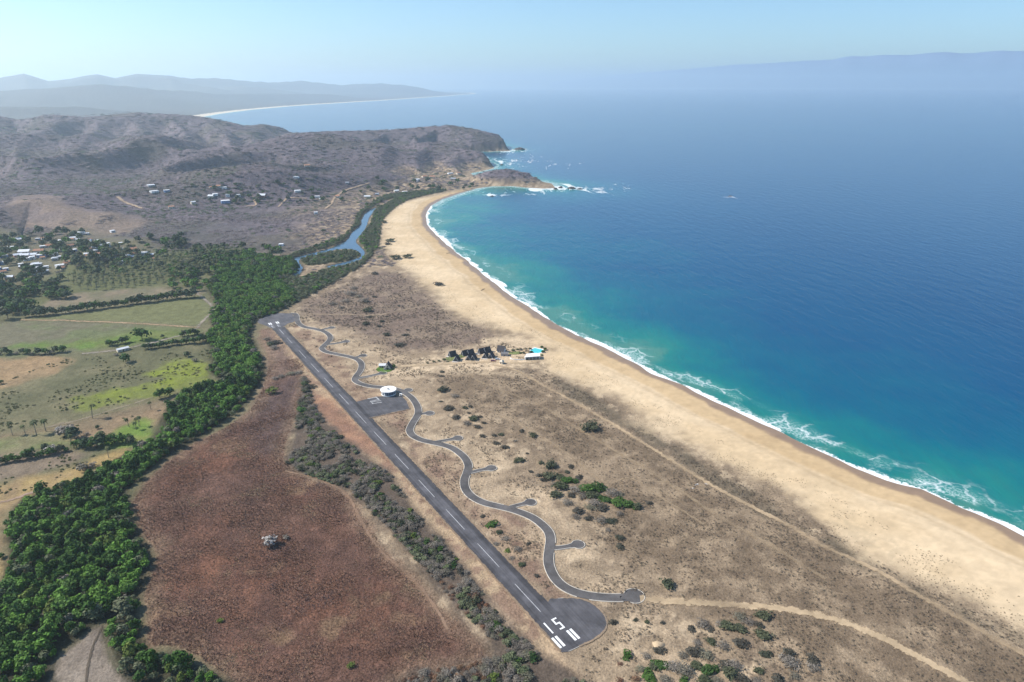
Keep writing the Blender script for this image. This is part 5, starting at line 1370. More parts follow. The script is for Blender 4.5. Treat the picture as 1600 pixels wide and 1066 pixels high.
# ------------------------------------------------------------------ round building by the apron
bcx, bcy, _ = spot(607.2, 615.6)
t = empty('round_building', (bcx, bcy, PLAIN + .05), 0); tag(t, 'round white building with flat disc roof beside the apron', 'building')
def ring(mb, r0, r1, z0, z1, n=48, a0=0.0, a1=2 * math.pi):
    full = abs(a1 - a0 - 2 * math.pi) < 1e-6; k = n if full else n + 1
    ang = [a0 + (a1 - a0) * i / n for i in range(k)]; V = []
    for a in ang:
        c, s = math.cos(a), math.sin(a); V += [(r0 * c, r0 * s, z0), (r1 * c, r1 * s, z0), (r1 * c, r1 * s, z1), (r0 * c, r0 * s, z1)]
    F = []
    for i in range(n):
        j = (i + 1) % k
        for e in range(4): F.append((4 * i + e, 4 * i + (e + 1) % 4, 4 * j + (e + 1) % 4, 4 * j + e))
    if not full: F += [(0, 1, 2, 3), (4 * n + 3, 4 * n + 2, 4 * n + 1, 4 * n)]
    return mb.add(V, F)
ring(MB(), 1.15, 6.55, 3.75, 4.25).build('roof', M_WHITE, t)
ring(MB(), 1.15, 1.45, 4.26, 4.6, 24).build('roof_ring', M_WHITE, t)
ring(MB(), 0.05, 1.1, 3.5, 3.7, 24).build('roof_opening', M_DOOR, t)
ring(MB(), 5.6, 5.9, 0, 3.74, 26, R(140), R(252)).build('wall', M_WHITE, t)
ring(MB(), 5.5, 5.9, 0, .75, 48, R(252.2), R(499.8)).build('base_wall', M_WHITE, t)
ring(MB(), .02, 5.45, 0, .12, 40).build('floor', M_STONE, t)
N_P = 18
for k in range(N_P):
    a0 = R(252.5) + (R(499.5) - R(252.5)) * k / N_P; a1 = R(252.5) + (R(499.5) - R(252.5)) * (k + 1) / N_P
    ring(MB(), 5.62, 5.70, .76, 3.74, 3, a0 + .012, a1 - .012).build('window_pane', M_BGLASS, t)
    ca, sa_ = math.cos(a0) * 5.75, math.sin(a0) * 5.75
    MB().tube((ca, sa_, .74), (ca, sa_, 3.75), .09, .09, 6).build('post', M_WHITE, t)
w_ = MB(); ring(w_, 5.905, 5.93, 1.2, 2.6, 5, R(222), R(240)).build('window', M_GLASS, t)
ring(MB(), 5.905, 5.93, 1.2, 2.6, 5, R(196), R(212)).build('window', M_GLASS, t)
# white cart by its side
x, y, z = spot(626.5, 619.2)
t = empty('golf_cart', (x, y, PLAIN + .18), R(25)); tag(t, 'small white roofed cart parked right of the round building', 'cart')
MB().box(-1.2, 1.2, -.55, .55, .3, .75).box(.6, 1.2, -.55, .55, .75, .95).build('body', M_WHITE, t)
MB().box(-1.0, .9, -.6, .6, 1.85, 1.95).build('roof', M_WHITE, t)
MB().box(-.5, -.05, -.5, .5, .76, .95).box(-.62, -.5, -.5, .5, .76, 1.35).build('seat', M_DOOR, t)
for sx_ in (-.8, .8):
    for sy_ in (-.5, .5):
        MB().tube((sx_, sy_, .6), (sx_ * .95, sy_, 1.86), .03, .03, 5).build('post', M_WHITE, t)
        MB().tube((sx_, sy_ - .09, .24), (sx_, sy_ + .09, .24), .24, .24, 12).build('wheel', M_RUBBER, t)

# ------------------------------------------------------------------ A-frame cabins
def a_frame(px, py, rz, label, w=5.8, l=6.4, h=4.9, gable=M_SLATE, group='dark A-frame cabins'):
    x, y, z = spot(px, py); t = empty('a_frame_cabin', (x, y, z - .05), face_cam(x, y) + rz); tag(t, label, 'cabin', group)
    e = .35; th = .22
    for s in (-1, 1):                                        # two steep roof slopes
        n = Vector((s * h, 0, w / 2)).normalized() * th
        V = []
        for yy in (-l / 2 - e, l / 2 + e):
            V += [(s * (w / 2 + .12), yy, -.1), (s * .02, yy, h + .12), (s * .02 - n.x * 0, yy, h + .12 + th * 1.6), (s * (w / 2 + .12) + n.x, yy, -.1 + n.z)]
        F = [(0, 1, 2, 3), (7, 6, 5, 4), (0, 4, 5, 1), (3, 2, 6, 7), (1, 5, 6, 2), (0, 3, 7, 4)]
        MB().add(V, F).build('roof', M_THATCH, t)
    for yy, d in ((-l / 2, -1), (l / 2, 1)):
        V = [(-w / 2 + .15, yy, 0), (w / 2 - .15, yy, 0), (0, yy, h - .2), (-w / 2 + .15, yy - d * .15, 0), (w / 2 - .15, yy - d * .15, 0), (0, yy - d * .15, h - .2)]
        MB().add(V, [(0, 1, 2), (5, 4, 3), (0, 3, 4, 1), (1, 4, 5, 2), (2, 5, 3, 0)]).build('gable', gable, t)
    yf = -l / 2 - .02
    MB().box(-.55, .45, yf - .05, yf, .15, 2.2).build('door', M_DOOR, t)
    MB().box(-1.5, -.75, yf - .04, yf, .8, 1.9).build('window', M_GLASS, t); MB().box(.65, 1.4, yf - .04, yf, .8, 1.9).build('window', M_GLASS, t)
    MB().add([(-.7, yf - .04, 2.6), (.7, yf - .04, 2.6), (0, yf - .04, 4.2), (-.7, yf, 2.6), (.7, yf, 2.6), (0, yf, 4.2)], [(0, 1, 2), (5, 4, 3), (0, 3, 4, 1), (1, 4, 5, 2), (2, 5, 3, 0)]).build('gable_window', M_GLASS, t)
    for s in (-1, 1): MB().tube((s * w / 2, -l / 2 - e - .03, 0), (0, -l / 2 - e - .03, h + .2), .11, .11, 5).build('bargeboard', M_TIN, t)
    MB().box(-w / 2, w / 2, -l / 2 - 2.2, -l / 2 - .5, .0, .28).build('deck', M_STONE, t)
    return t
a_frame(713.5, 563.0, R(-16), 'front dark A-frame cabin of the leftmost pair')
a_frame(707.0, 556.5, R(-62), 'rear A-frame cabin of the leftmost pair beside green grass')
a_frame(732.5, 561.5, R(-14), 'front left A-frame cabin of the middle four')
a_frame(740.0, 561.5, R(-14), 'front right A-frame cabin of the middle four')
a_frame(727.0, 555.0, R(-62), 'rear left A-frame cabin of the middle four')
a_frame(735.0, 554.0, R(-50), 'rear right A-frame cabin of the middle four')
a_frame(758.5, 558.2, R(-14), 'front left A-frame cabin of the right hand four')
a_frame(767.3, 558.2, R(-14), 'front right A-frame cabin of the right hand four')
a_frame(753.0, 551.8, R(-62), 'rear left A-frame cabin of the right hand four')
a_frame(761.0, 550.3, R(-50), 'rear right A-frame cabin of the right hand four')
a_frame(606.5, 575.5, R(-8), 'lone dark A-frame cabin on a green lawn near the road', 7.6, 7.6, 5.2, M_CREAM)
lx, ly, lz = spot(602.5, 577)
lr = np.random.default_rng(5); lawn = [(lx + (7.5 + lr.uniform(-1, 1)) * math.cos(a), ly + (9 + lr.uniform(-1.3, 1.3)) * math.sin(a)) for a in np.linspace(0, 6.283, 22)[:-1]]
def grass_sheet(poly, lab, col, name='lawn'):
    poly = smooth(poly, 3, True); c = poly.mean(0); V = [(*c, ground_at(*c) + .2)]; 
    for k in (.5, 1.0):
        q = c + (poly - c) * k; V += [(a, b, hh + .22) for (a, b), hh in zip(q, terrain(q[:, 0], q[:, 1]))]
    n = len(poly); F = [(0, 1 + i, 1 + (i + 1) % n) for i in range(n)] + [(1 + i, 1 + n + i, 1 + n + (i + 1) % n, 1 + (i + 1) % n) for i in range(n)]
    o = MB().add(V, F).build(name, col); tag(o, lab, name, None, 'structure')
M_LAWN = flat_mat('lawn_grass', (.085, .15, .03), .95, .05, .35, .6); M_LAWN2 = flat_mat('thin_lawn_grass', (.17, .19, .07), .95, .05, .4, .5)
grass_sheet(lawn, 'bright green lawn round the lone cabin', M_LAWN)
for (px, py, wx_, wy_), lab in (((704.5, 560.5, 4.5, 6), 'thin lawn left of the leftmost pair of cabins'), ((721, 557, 3.4, 5), 'thin lawn between the left and middle cabins'), ((805, 552.5, 7, 4), 'dull lawn behind the low restaurant')):
    x, y, z = spot(px, py); grass_sheet([(x + wx_ * math.cos(a) * lr.uniform(.85, 1.15), y + wy_ * math.sin(a) * lr.uniform(.85, 1.15)) for a in np.linspace(0, 6.283, 15)[:-1]], lab, M_LAWN2)

# ------------------------------------------------------------------ gabled hut, shed, restaurant, pool, cars
def gabled(name, px, py, rz, w, l, hw, hr, wall, roof, label, cat, group=None, over=.4, P=None, windows=2, door=True):
    """house with ridge along local X: w along X, l along Y; front is -Y"""
    x, y, z = P if P is not None else spot(px, py); t = empty(name, (x, y, z - .15), rz); tag(t, label, cat, group)
    MB().add([(-w / 2, -l / 2, -.6), (w / 2, -l / 2, -.6), (w / 2, l / 2, -.6), (-w / 2, l / 2, -.6), (-w / 2, -l / 2, hw), (w / 2, -l / 2, hw), (w / 2, l / 2, hw), (-w / 2, l / 2, hw), (-w / 2, 0, hr - .12), (w / 2, 0, hr - .12)],
             [(0, 1, 5, 4), (2, 3, 7, 6), (1, 2, 6, 9, 5), (3, 0, 4, 8, 7), (4, 5, 9, 8), (6, 7, 8, 9)]).build('wall', wall, t)
    for s in (-1, 1):
        sl = (hr - hw) / (l / 2); ye = s * (l / 2 + over); ze = hw - over * sl
        V = [(-w / 2 - over, ye, ze), (w / 2 + over, ye, ze), (w / 2 + over, 0, hr), (-w / 2 - over, 0, hr)]
        MB().add(V + [(a, b, c + .16) for a, b, c in V], [(0, 1, 2, 3), (7, 6, 5, 4), (0, 4, 5, 1), (1, 5, 6, 2), (2, 6, 7, 3), (3, 7, 4, 0)]).build('roof', roof, t)
    yf = -l / 2
    if door: MB().box(-.5, .5, yf - .06, yf - .005, 0, min(2.1, hw - .2)).build('door', M_DOOR, t)
    for k in range(windows):
        s = -1 if k % 2 == 0 else 1; xc = s * w * .3
        MB().box(xc - .6, xc + .6, yf - .05, yf - .005, hw * .35, hw * .72).build('window', M_GLASS, t)
    return t
def flat_house(name, P, rz, w, l, h, wall, roof, label, cat, group=None, windows=2, door=True):
    x, y, z = P; t = empty(name, (x, y, z - .15), rz); tag(t, label, cat, group)
    MB().box(-w / 2, w / 2, -l / 2, l / 2, -.8, h).build('wall', wall, t)
    MB().box(-w / 2 - .25, w / 2 + .25, -l / 2 - .25, l / 2 + .25, h + .003, h + .28).build('roof', roof, t)
    yf = -l / 2
    if door: MB().box(-.5, .5, yf - .06, yf - .005, 0, min(2.1, h - .2)).build('door', M_DOOR, t)
    for k in range(windows):
        xc = (k - (windows - 1) / 2) * w / max(windows, 1) * .95 + (0.9 if windows == 1 else 0)
        if abs(xc) < 1.1 and door: continue
        MB().box(xc - .6, xc + .6, yf - .05, yf - .005, h * .35, h * .72).build('window', M_GLASS, t)
    return t
gabled('cabin_annex', 0, 0, face_cam(*spot(598.5, 574)[:2]) + R(-8), 6.0, 5.0, 2.4, 3.2, M_CREAM, M_TINW, 'low white roofed annex left of the lone A-frame cabin', 'annex', None, .3, spot(598, 573.5), 1)
gabled('gabled_hut', 783.5, 549.5, face_cam(*spot(783.5, 549.5)[:2]) + R(-20), 6.6, 6.4, 2.4, 6.2, M_WHITE, M_THATCH, 'steep black roofed hut with a white gable beside the cabins', 'hut', None, .5)
P = spot(788.5, 556); flat_house('shed', P, face_cam(P[0], P[1]) + R(-4), 6.8, 5.0, 2.7, M_GREYW, M_SLATE, 'low dark grey shed in front of the black roofed hut', 'shed', None, 1)
# restaurant: a bowed white block with a dark open front and a walled terrace
P = spot(832, 563.5); rz = face_cam(P[0], P[1]) + R(6)
t = empty('restaurant', (P[0], P[1], P[2] - .1), rz); tag(t, 'low white curved beach restaurant with walled terrace beside the pool', 'building')
MB().prism([(-6.8, 0), (7.2, 1.6), (7.6, 9), (2, 9.5), (-5, 8)], 3.3, 3.75).build('roof', M_WHITE, t)
MB().prism([(-6.2, 3.5), (6.6, 5), (6.6, 8.6), (2, 9.0), (-4.6, 7.6)], -.3, 3.29).build('wall', M_GREYW, t)
MB().prism([(-6.6, .3), (6.9, 1.9), (6.9, 4.9), (-6.2, 3.4)], -.3, .2).build('floor', M_STONE, t)
for k in range(5):
    q = k / 4; MB().tube((-6.3 + 13 * q, .5 + 1.5 * q, .2), (-6.3 + 13 * q, .5 + 1.5 * q, 3.3), .16, .16, 8).build('pillar', M_WHITE, t)
MB().box(-6.85, -6.35, .2, 4.2, -.3, 3.29).build('side_wall', M_WHITE, t)
arc = [(-6.9 - 13.5 * math.sin(a), 5.5 - 5.2 * math.cos(a)) for a in np.linspace(.05, 1.75, 14)]
arc2 = [(-6.9 - 13.1 * math.sin(a), 5.5 - 4.8 * math.cos(a)) for a in np.linspace(.05, 1.75, 14)]
for i in range(13): pass
mbw = MB()
for i in range(13): mbw.prism([arc[i], arc[i + 1], arc2[i + 1], arc2[i]], -.4, 1.3)
mbw.build('terrace_wall', M_WHITE, t)
MB().prism(arc2 + [(-6.9, 9.0)], -.3, .12).build('terrace', M_STONE, t)
MB().prism([(-8, 2.2), (-8, 4.4), (-13, 5.2), (-13, 3.2)], 2.1, 2.25).build('awning', M_PALAPA, t)
for q in ((-8.2, 2.5), (-8.2, 4.2), (-12.8, 3.5), (-12.8, 5.0)): MB().tube((*q, .1), (*q, 2.1), .07, .07, 5).build('post', M_DOOR, t)
# pool
P = spot(838.5, 549.0); pr = np.random.default_rng(3)
pool_o = [(7.2 * math.cos(a) * (1 + .12 * math.sin(2 * a + .6)), 8.4 * math.sin(a) * (1 + .16 * math.cos(3 * a))) for a in np.linspace(0, 2 * math.pi, 33)[:-1]]
t = empty('swimming_pool', (P[0], P[1], P[2] + .1), face_cam(P[0], P[1])); tag(t, 'free form turquoise swimming pool with white rim near the beach', 'pool')
mb = MB(); inn = [(a * .80, b * .82) for a, b in pool_o]
for i in range(32): j = (i + 1) % 32; mb.prism([pool_o[i], pool_o[j], inn[j], inn[i]], -.8, .35)
mb.build('rim', M_WHITE, t)
M_POOL, nt, b = newmat('pool_water', .08, .4); n = noise_tex(nt, nt.nodes.new("ShaderNodeNewGeometry").outputs['Position'], .5, 3, .6)
nt.links.new(ramp(nt, n.outputs[0], [(.35, (.03, .42, .45)), (.65, (.10, .58, .56))]), b.inputs['Base Color']); b.inputs['IOR'].default_value = 1.33
MB().prism([(a * .998, b * .998) for a, b in inn], -.6, .2).build('water', M_POOL, t)
# palapas and planting round the pool
for (px, py, s), lab in zip(((820.5, 548.5, 1.0), (826, 552, .85), (812.5, 547.5, .8)), ('brown thatched sunshade left of the pool', 'brown thatched sunshade between pool and restaurant', 'small thatched sunshade farthest left of the pool')):
    x, y, z = spot(px, py); t = empty('sunshade', (x, y, z), 0); t.scale = (s, s, s); tag(t, lab, 'sunshade', 'thatched sunshades by the pool')
    MB().tube((0, 0, -.2), (0, 0, 2.6), .12, .1, 6).build('pole', M_PALMBARK, t)
    V = [(0, 0, 3.7)] + [(2.6 * math.cos(a), 2.6 * math.sin(a), 2.1) for a in np.linspace(0, 6.283, 13)[:-1]] + [(0, 0, 2.6)]
    MB().add(V, [(0, 1 + i, 1 + (i + 1) % 12) for i in range(12)] + [(13, 1 + (i + 1) % 12, 1 + i) for i in range(12)]).build('thatch', M_PALAPA, t)
gp = [(849, 551, 9, 6), (851, 547.5, 8, 6), (846, 543.5, 7, 6), (830, 551.5, 7, 6), (828, 546.5, 6, 2), (846, 556, 6, 3), (818, 553, 6, 2), (802, 549, 7, 3), (808, 547, 6, 3), (812, 553, 6, 3), (694, 563.5, 7, 3), (686, 565, 5, 3), (700, 566, 5, 3), (678, 566.5, 5, 3), (668, 568, 5, 3), (616, 574, 9, 6), (610, 577.5, 7, 2)]
gi_ = []
for px, py, w, k in gp:
    x, y, z = spot(px, py); sl = math.sqrt(x * x + y * y + CAM_H ** 2); f = w * sl / FOC / 4.0
    o = link('garden_shrub', SHRUBS[k], None, None, (x, y, z - .1), rr_.uniform(0, 6)); o.scale = (f, f, f * rr_.uniform(.7, .95))
    tag(o, 'x', 'shrub', 'planting round cabins and pool'); gi_.append((o, SH_LAB[k], ('garden shrub', 'by the lone cabin' if px < 640 else 'left of the cabins' if px < 705 else 'behind the restaurant' if px < 827 else 'round the pool', 'garden shrubs'), px))
say_which(gi_)
def car(px, py, rz, col, label, l=4.6, w=1.85, h=1.5):
    x, y, z = spot(px, py); t = empty('parked_car', (x, y, z + .22), rz); tag(t, label, 'car')
    M = car_paint('car_paint', col)
    prof = [(-l / 2, .35), (-l / 2, .85), (-l / 2 + .25, .95), (l / 2 - 1.35, .98), (l / 2 - .1, .82), (l / 2, .6), (l / 2, .35)]
    n = len(prof); V = [(a, -w / 2, b) for a, b in prof] + [(a, w / 2, b) for a, b in prof]
    MB().add(V, [tuple(range(n)), tuple(range(2 * n - 1, n - 1, -1))] + [(i, n + i, n + (i + 1) % n, (i + 1) % n) for i in range(n)]).build('body', M, t)
    cp = [(-l / 2 + .35, .951), (-l / 2 + .75, h), (l * .08, h), (l * .22, .985)]; k = .82
    V = [(a, -w / 2 * (k if b > 1.2 else .97), b) for a, b in cp] + [(a, w / 2 * (k if b > 1.2 else .97), b) for a, b in cp]
    MB().add(V, [(0, 1, 2, 3), (7, 6, 5, 4), (0, 4, 5, 1), (2, 6, 7, 3), (3, 7, 4, 0)]).build('windows', M_GLASS, t)
    MB().box(-l / 2 + .7, l * .1, -w / 2 * .8, w / 2 * .8, h - .02, h + .04).build('roof', M, t)
    for sx_ in (-l * .31, l * .31):
        for s in (-1, 1): MB().tube((sx_, s * w / 2 - s * .2, .34), (sx_, s * w / 2 + s * .02, .34), .34, .34, 12).build('wheel', M_RUBBER, t)
car(770.8, 565.3, R(2), (.20, .012, .014), 'dark red car parked in front of the A-frame cabins', 4.9, 1.9)
car(777.5, 562.6, R(-8), (.55, .55, .56), 'silver car parked just behind the dark red one')
# cream kiosk
P = spot(784, 568.3); x, y, z = P; t = empty('kiosk', (x, y, z - .05), face_cam(x, y) + R(-35)); tag(t, 'small cream kiosk with pointed roof beside the red car', 'kiosk')
MB().box(-1.5, 1.5, -1.5, 1.5, -.2, 2.5).build('wall', M_CREAM, t)
MB().add([(-1.9, -1.9, 2.51), (1.9, -1.9, 2.51), (1.9, 1.9, 2.51), (-1.9, 1.9, 2.51), (0, 0, 4.2)], [(3, 2, 1, 0), (0, 1, 4), (1, 2, 4), (2, 3, 4), (3, 0, 4)]).build('roof', M_CREAM, t)
MB().box(-.45, .45, -1.56, -1.505, 0, 2.0).build('door', M_DOOR, t); MB().box(-1.56, -1.505, -.5, .5, .9, 1.8).build('window', M_GLASS, t)

# ------------------------------------------------------------------ small things on heath, road and beach
x, y, z = spot(969.5, 937.6)
t = empty('signpost', (x, y, PLAIN + .2), R(20)); tag(t, 'small dark signpost at the edge of the last turning circle', 'sign')
MB().tube((0, 0, -.2), (0, 0, 1.9), .06, .06, 6).build('post', M_DOOR, t); MB().box(-.45, .45, -.03, .03, 1.1, 1.9).build('panel', M_DOOR, t)
for (px, py, w, l, rz, h), lab in (((1097, 765.5, 4.6, 2.4, -.2, .35), 'pale concrete slab at the front of the ruined foundation'), ((1088, 758, 3.2, 1.2, .5, .5), 'low broken wall at the back left of the ruined foundation'),
                                   ((1104, 757, 2.4, 1.0, -.7, .45), 'low broken wall at the back right of the ruined foundation'), ((1083, 764, 1.6, 1.0, .2, .5), 'small rubble block left of the ruined foundation'), ((1037, 746, 2.4, 1.4, 0, .3), 'lone pale slab on the heath up left of the ruined foundation')):
    x, y, z = spot(px, py); tag(MB().prism([(-w / 2, -l / 2), (w / 2, -l / 2 + .1), (w / 2 - .2, l / 2), (-w / 2 + .15, l / 2 - .1)], -.3, h).build('concrete_slab', M_STONE, None, (x, y, z), rz), lab, 'slab', 'remains of a ruined foundation')
def drift(px, py, ln, rz, lab):
    x, y, z = spot(px, py); t = empty('driftwood', (x, y, z), rz); tag(t, lab, 'driftwood')
    MB().tube((-ln / 2, 0, .3), (ln / 2, .3, .35), .38, .22, 7).build('log', M_BARK, t); MB().tube((0, .1, .4), (ln * .3, 1.4, 1.2), .18, .07, 5).tube((-ln * .2, 0, .35), (-ln * .35, -1.2, .9), .15, .06, 5).build('branch', M_BARK, t)
drift(754.5, 453, 9, 1.1, 'dark driftwood trunk lying on the curve of the beach'); drift(606, 358, 10, 0, 'dark driftwood pile at the top of the far beach'); drift(700, 396, 6, .4, 'small driftwood log near the far waterline')
# pale sand mound
x, y, z = spot(1029, 1008); V = []; F = []; nr = np.random.default_rng(4)
for i in range(7):
    q = i / 6
    for j in range(20):
        a = 2 * math.pi * j / 20; rad = 3.3 * (1 - q) ** .8 * (1 + .12 * math.sin(3 * a + 1)); V.append((rad * math.cos(a), rad * .85 * math.sin(a), 1.5 * math.sin(q * 1.57) - .3 + nr.uniform(-.05, .05)))
for i in range(6):
    for j in range(20): F.append((i * 20 + j, i * 20 + (j + 1) % 20, (i + 1) * 20 + (j + 1) % 20, (i + 1) * 20 + j))
M_MOUND = flat_mat('mound_sand', (.44, .33, .21), .95, .05, .12, 1.0)
me = MB().add(V, F).mesh('sand_mound', True); tag(link('sand_mound', me, M_MOUND, None, (x, y, z)), 'smooth pale sand mound right of the turning pad', 'mound')

# ------------------------------------------------------------------ houses of the town and hills: photo x, y, width in photo pixels, look
W_, T_, C_, B_, L_, G2 = 'white flat roofed', 'tin roofed', 'clay roofed', 'brick red', 'blue walled', 'grey'
HOUSES = [(27.6, 376, 9, T_, 0), (11, 374, 7, G2, 0), (125, 366.5, 12, W_, 0), (136, 367, 6, G2, 0), (113.7, 374, 8, T_, 0), (121.6, 376, 5, T_, 0), (17.4, 390, 8, W_, 0), (39.4, 396, 14, T_, 0), (62, 395, 13, C_, 0),
          (4.5, 402, 11, L_, 0), (28, 401, 10, B_, 0), (40, 402, 11, B_, 0), (53, 401, 9, B_, 0), (41, 407, 9, W_, 0), (51, 405, 7, W_, 0), (89, 394, 8, T_, 0), (99, 390, 8, T_, 0), (77.7, 386, 9, C_, 0), (90, 386, 5, W_, 0),
          (110, 386, 9, C_, 0), (66, 402, 12, L_, 0), (83, 399, 9, T_, 0), (112, 411, 7, C_, 0), (92, 419, 7, W_, 0), (72, 419, 7, W_, 0), (58, 421, 7, T_, 0), (44, 430, 8, T_, 0), (52, 429, 6, W_, 0), (15.7, 437, 10, B_, 0), (5.6, 445, 9, C_, 0), (13, 443, 6, G2, 0),
          (176, 398, 13, W_, 1), (141, 376, 5, C_, 1), (153, 378, 6, G2, 1), (189, 382, 4, W_, 1), (193, 391, 7, T_, 1), (207, 393, 12, C_, 1), (224, 399, 15, W_, 1), (247, 398, 8, W_, 1), (200, 402, 7, T_, 1), (189, 412, 8, G2, 1), (243, 406, 7, C_, 1), (226, 412, 7, T_, 1),
          (138, 402, 6, C_, 1), (152, 400.5, 9, C_, 1), (176, 363, 6, W_, 1), (304, 408.5, 7, C_, 1),
          (236, 291, 10, G2, 2), (241, 300.5, 11, W_, 2), (260.6, 299.5, 8, L_, 2), (330, 294, 5, C_, 2), (342, 293, 7, C_, 2), (350.6, 294.5, 7, W_, 2), (336.5, 305, 8, W_, 2), (356, 307, 6, W_, 2), (330, 308, 8, T_, 2), (352.5, 316.5, 13, L_, 2), (302, 318.5, 7, T_, 2), (268, 326, 8, C_, 2), (373, 307.5, 5, W_, 2),
          (409.7, 307.5, 12, B_, 3), (465, 299.5, 10, W_, 3), (463, 278, 8, W_, 3), (495.6, 308.5, 8, W_, 3), (502, 312, 6, G2, 3), (542.5, 287, 6, G2, 3), (479.7, 260, 9, C_, 3), (493.7, 334.5, 6, W_, 3), (439.4, 384, 7, W_, 3), (528, 309, 7, C_, 3),
          (589.4, 304.5, 6, W_, 4), (574, 308.5, 10, T_, 4), (619.4, 300.5, 8, T_, 4), (632.5, 301, 8, W_, 4), (651, 282.5, 10, G2, 4), (675.6, 277.5, 10, C_, 4), (703.7, 272, 9, W_, 4), (716.5, 272, 7, C_, 4), (650.6, 283.5, 6, W_, 4), (708, 280.5, 9, G2, 4), (663, 277, 8, C_, 4), (609, 203.5, 3, W_, 4)]
vr_ = np.random.default_rng(55)
for _ in range(34): HOUSES.append((float(vr_.uniform(-5, 118)), float(vr_.uniform(372, 428)), float(vr_.uniform(5, 9.5)), [W_, T_, C_, B_, L_, G2, C_, T_][int(vr_.integers(8))], 0))
for _ in range(9): HOUSES.append((float(vr_.uniform(128, 250)), float(vr_.uniform(386, 414)), float(vr_.uniform(4.5, 7.5)), [W_, T_, C_, B_, C_][int(vr_.integers(5))], 1))
AREA = ['in the left town', 'near the white church', 'on the hill above the town', 'on the slopes beyond the river', 'above the far end of the beach']
HP = hits([(h[0], h[1]) for h in HOUSES]); items = []
hr_ = np.random.default_rng(77)
for (px, py, w, st, ar), P in zip(HOUSES, HP):
    sl = math.sqrt(P[0] ** 2 + P[1] ** 2 + CAM_H ** 2); W = max(5.0, w * .88 * sl / FOC); l = min(W * hr_.uniform(.6, .95), 13); rz = face_cam(P[0], P[1]) + hr_.uniform(-.45, .45); h = hr_.uniform(2.9, 3.6) * (1.35 if w > 11 or hr_.uniform() < .2 else 1)
    nw = 4 if w >= 11 else 2; P = tuple(float(v) for v in P)
    if st in (W_, G2, L_): t = flat_house('house', P, rz, W, l, h, {W_: M_WHITE, G2: M_GREYW, L_: M_BLUEW}[st], {W_: M_TINW, G2: M_TIN, L_: M_TINW}[st], 'x', 'house', 'houses of the town and hills', nw)
    else: t = gabled('house', px, py, rz, W, l, h * .9, h * .9 + l * .22, {T_: M_CREAM, C_: M_CREAM, B_: M_BRICK}[st], {T_: M_TINW, C_: M_CLAY, B_: M_TIN}[st], 'x', 'house', 'houses of the town and hills', .5, P, 2)
    szw = 'long' if w >= 11 else 'small' if w <= 6 else 'middling'
    items.append((t, f'{szw} {st}', ('house', AREA[ar], 'houses'), px))
say_which(items)
# church with a bell tower on its knoll
P = spot(160, 387.5); x, y, z = P; t = empty('church', (x, y, z - .3), face_cam(x, y) + R(8)); tag(t, 'white church with a bell tower on the wooded knoll', 'church')
MB().box(-11, 11, -4.5, 4.5, -2, 6.2).build('nave', M_WHITE, t)
MB().box(-11.4, 11.4, -4.9, 4.9, 6.203, 6.7).build('roof', M_TINW, t)
tw = MB().box(-14.6, -11.02, -1.9, 1.9, -2, 11.5).build('tower', M_WHITE, t)
MB().box(-14.2, -11.4, -1.5, 1.5, 11.503, 14).build('belfry', M_WHITE, t)
MB().add([(-14.6, -1.8, 14.003), (-11.1, -1.8, 14.003), (-11.1, 1.8, 14.003), (-14.6, 1.8, 14.003), (-12.85, 0, 16.5)], [(3, 2, 1, 0), (0, 1, 4), (1, 2, 4), (2, 3, 4), (3, 0, 4)]).build('spire', M_TIN, t)
for k in range(4): MB().box(-8 + k * 4.6, -6.8 + k * 4.6, -4.56, -4.505, 2, 4.6).build('window', M_GLASS, t)
# white shed by the pasture road
P = spot(192, 548); gabled('shed', 0, 0, face_cam(P[0], P[1]) + R(14), 10, 4.5, 2.6, 3.4, M_CREAM, M_TINW, 'long white tin roofed shed beside the pasture road', 'shed', None, .4, P, 2)

# ------------------------------------------------------------------ palms
PALM = []
for k in range(3):
    a_, b_ = palm_parts(200 + k, 7.5 + .8 * k); a_.materials.append(M_PALMBARK); b_.materials.append(L_PALM); PALM.append((a_, b_, 7.5 + .8 * k))
pi_ = []
for px, py, hpx in palm_px:
    if not hpx: continue
    x, y, z = spot(px, py); sl = math.sqrt(x * x + y * y + CAM_H ** 2); k = int(px) % 3
    t = empty('coconut_palm', (x, y, z - .1), px * 1.7); s = 1.75 * hpx * sl / FOC / math.cos(R(27)) / (PALM[k][2] + 1); t.scale = (s, s, s); tag(t, 'x', 'palm', 'palms on the left pastures')
    link('trunk', PALM[k][0], None, t); link('crown', PALM[k][1], None, t)
    pi_.append((t, 'tall' if hpx > 8 else 'short', ('palm', 'on the tan pasture' if py < 690 else 'near the dark hedge', 'palms'), px))
say_which(pi_)
PJ = [join_meshes('grove_palm', p[:2]) for p in PALM]
qx, qy = scatter([gl([(130, 455), (105, 440), (150, 405), (240, 397), (330, 392), (385, 388), (380, 400), (330, 425), (275, 440), (200, 450)])], 9.6, 91, .25)
qz = terrain(qx, qy); pp, qq, _ = to_px(np.c_[qx, qy, qz]); pi_ = []
r = np.random.default_rng(92); o_ = np.argsort(np.hypot(qx, qy)); cut = o_[:300]
for i in cut:
    k = int(r.integers(3)); o = link('grove_palm', PJ[k], None, None, (qx[i], qy[i], qz[i] - .1), r.uniform(0, 6)); s = r.uniform(.85, 1.3); o.scale = (s * 1.15, s * 1.15, s)
    tag(o, 'x', 'palm', 'palms of the grove below the town')
    row = 'in the front rows' if qq[i] > 438 else 'in the middle rows' if qq[i] > 418 else 'in the back rows'
    blk = 'of the left grove' if pp[i] < 170 else 'of the grove left of centre' if pp[i] < 215 else 'of the grove right of centre' if pp[i] < 265 else 'of the right grove'
    pi_.append((o, 'big' if s > 1.15 else 'small' if s < .98 else 'middling', ('palm', f'{row} {blk}', 'palms'), float(pp[i])))
say_which(pi_)
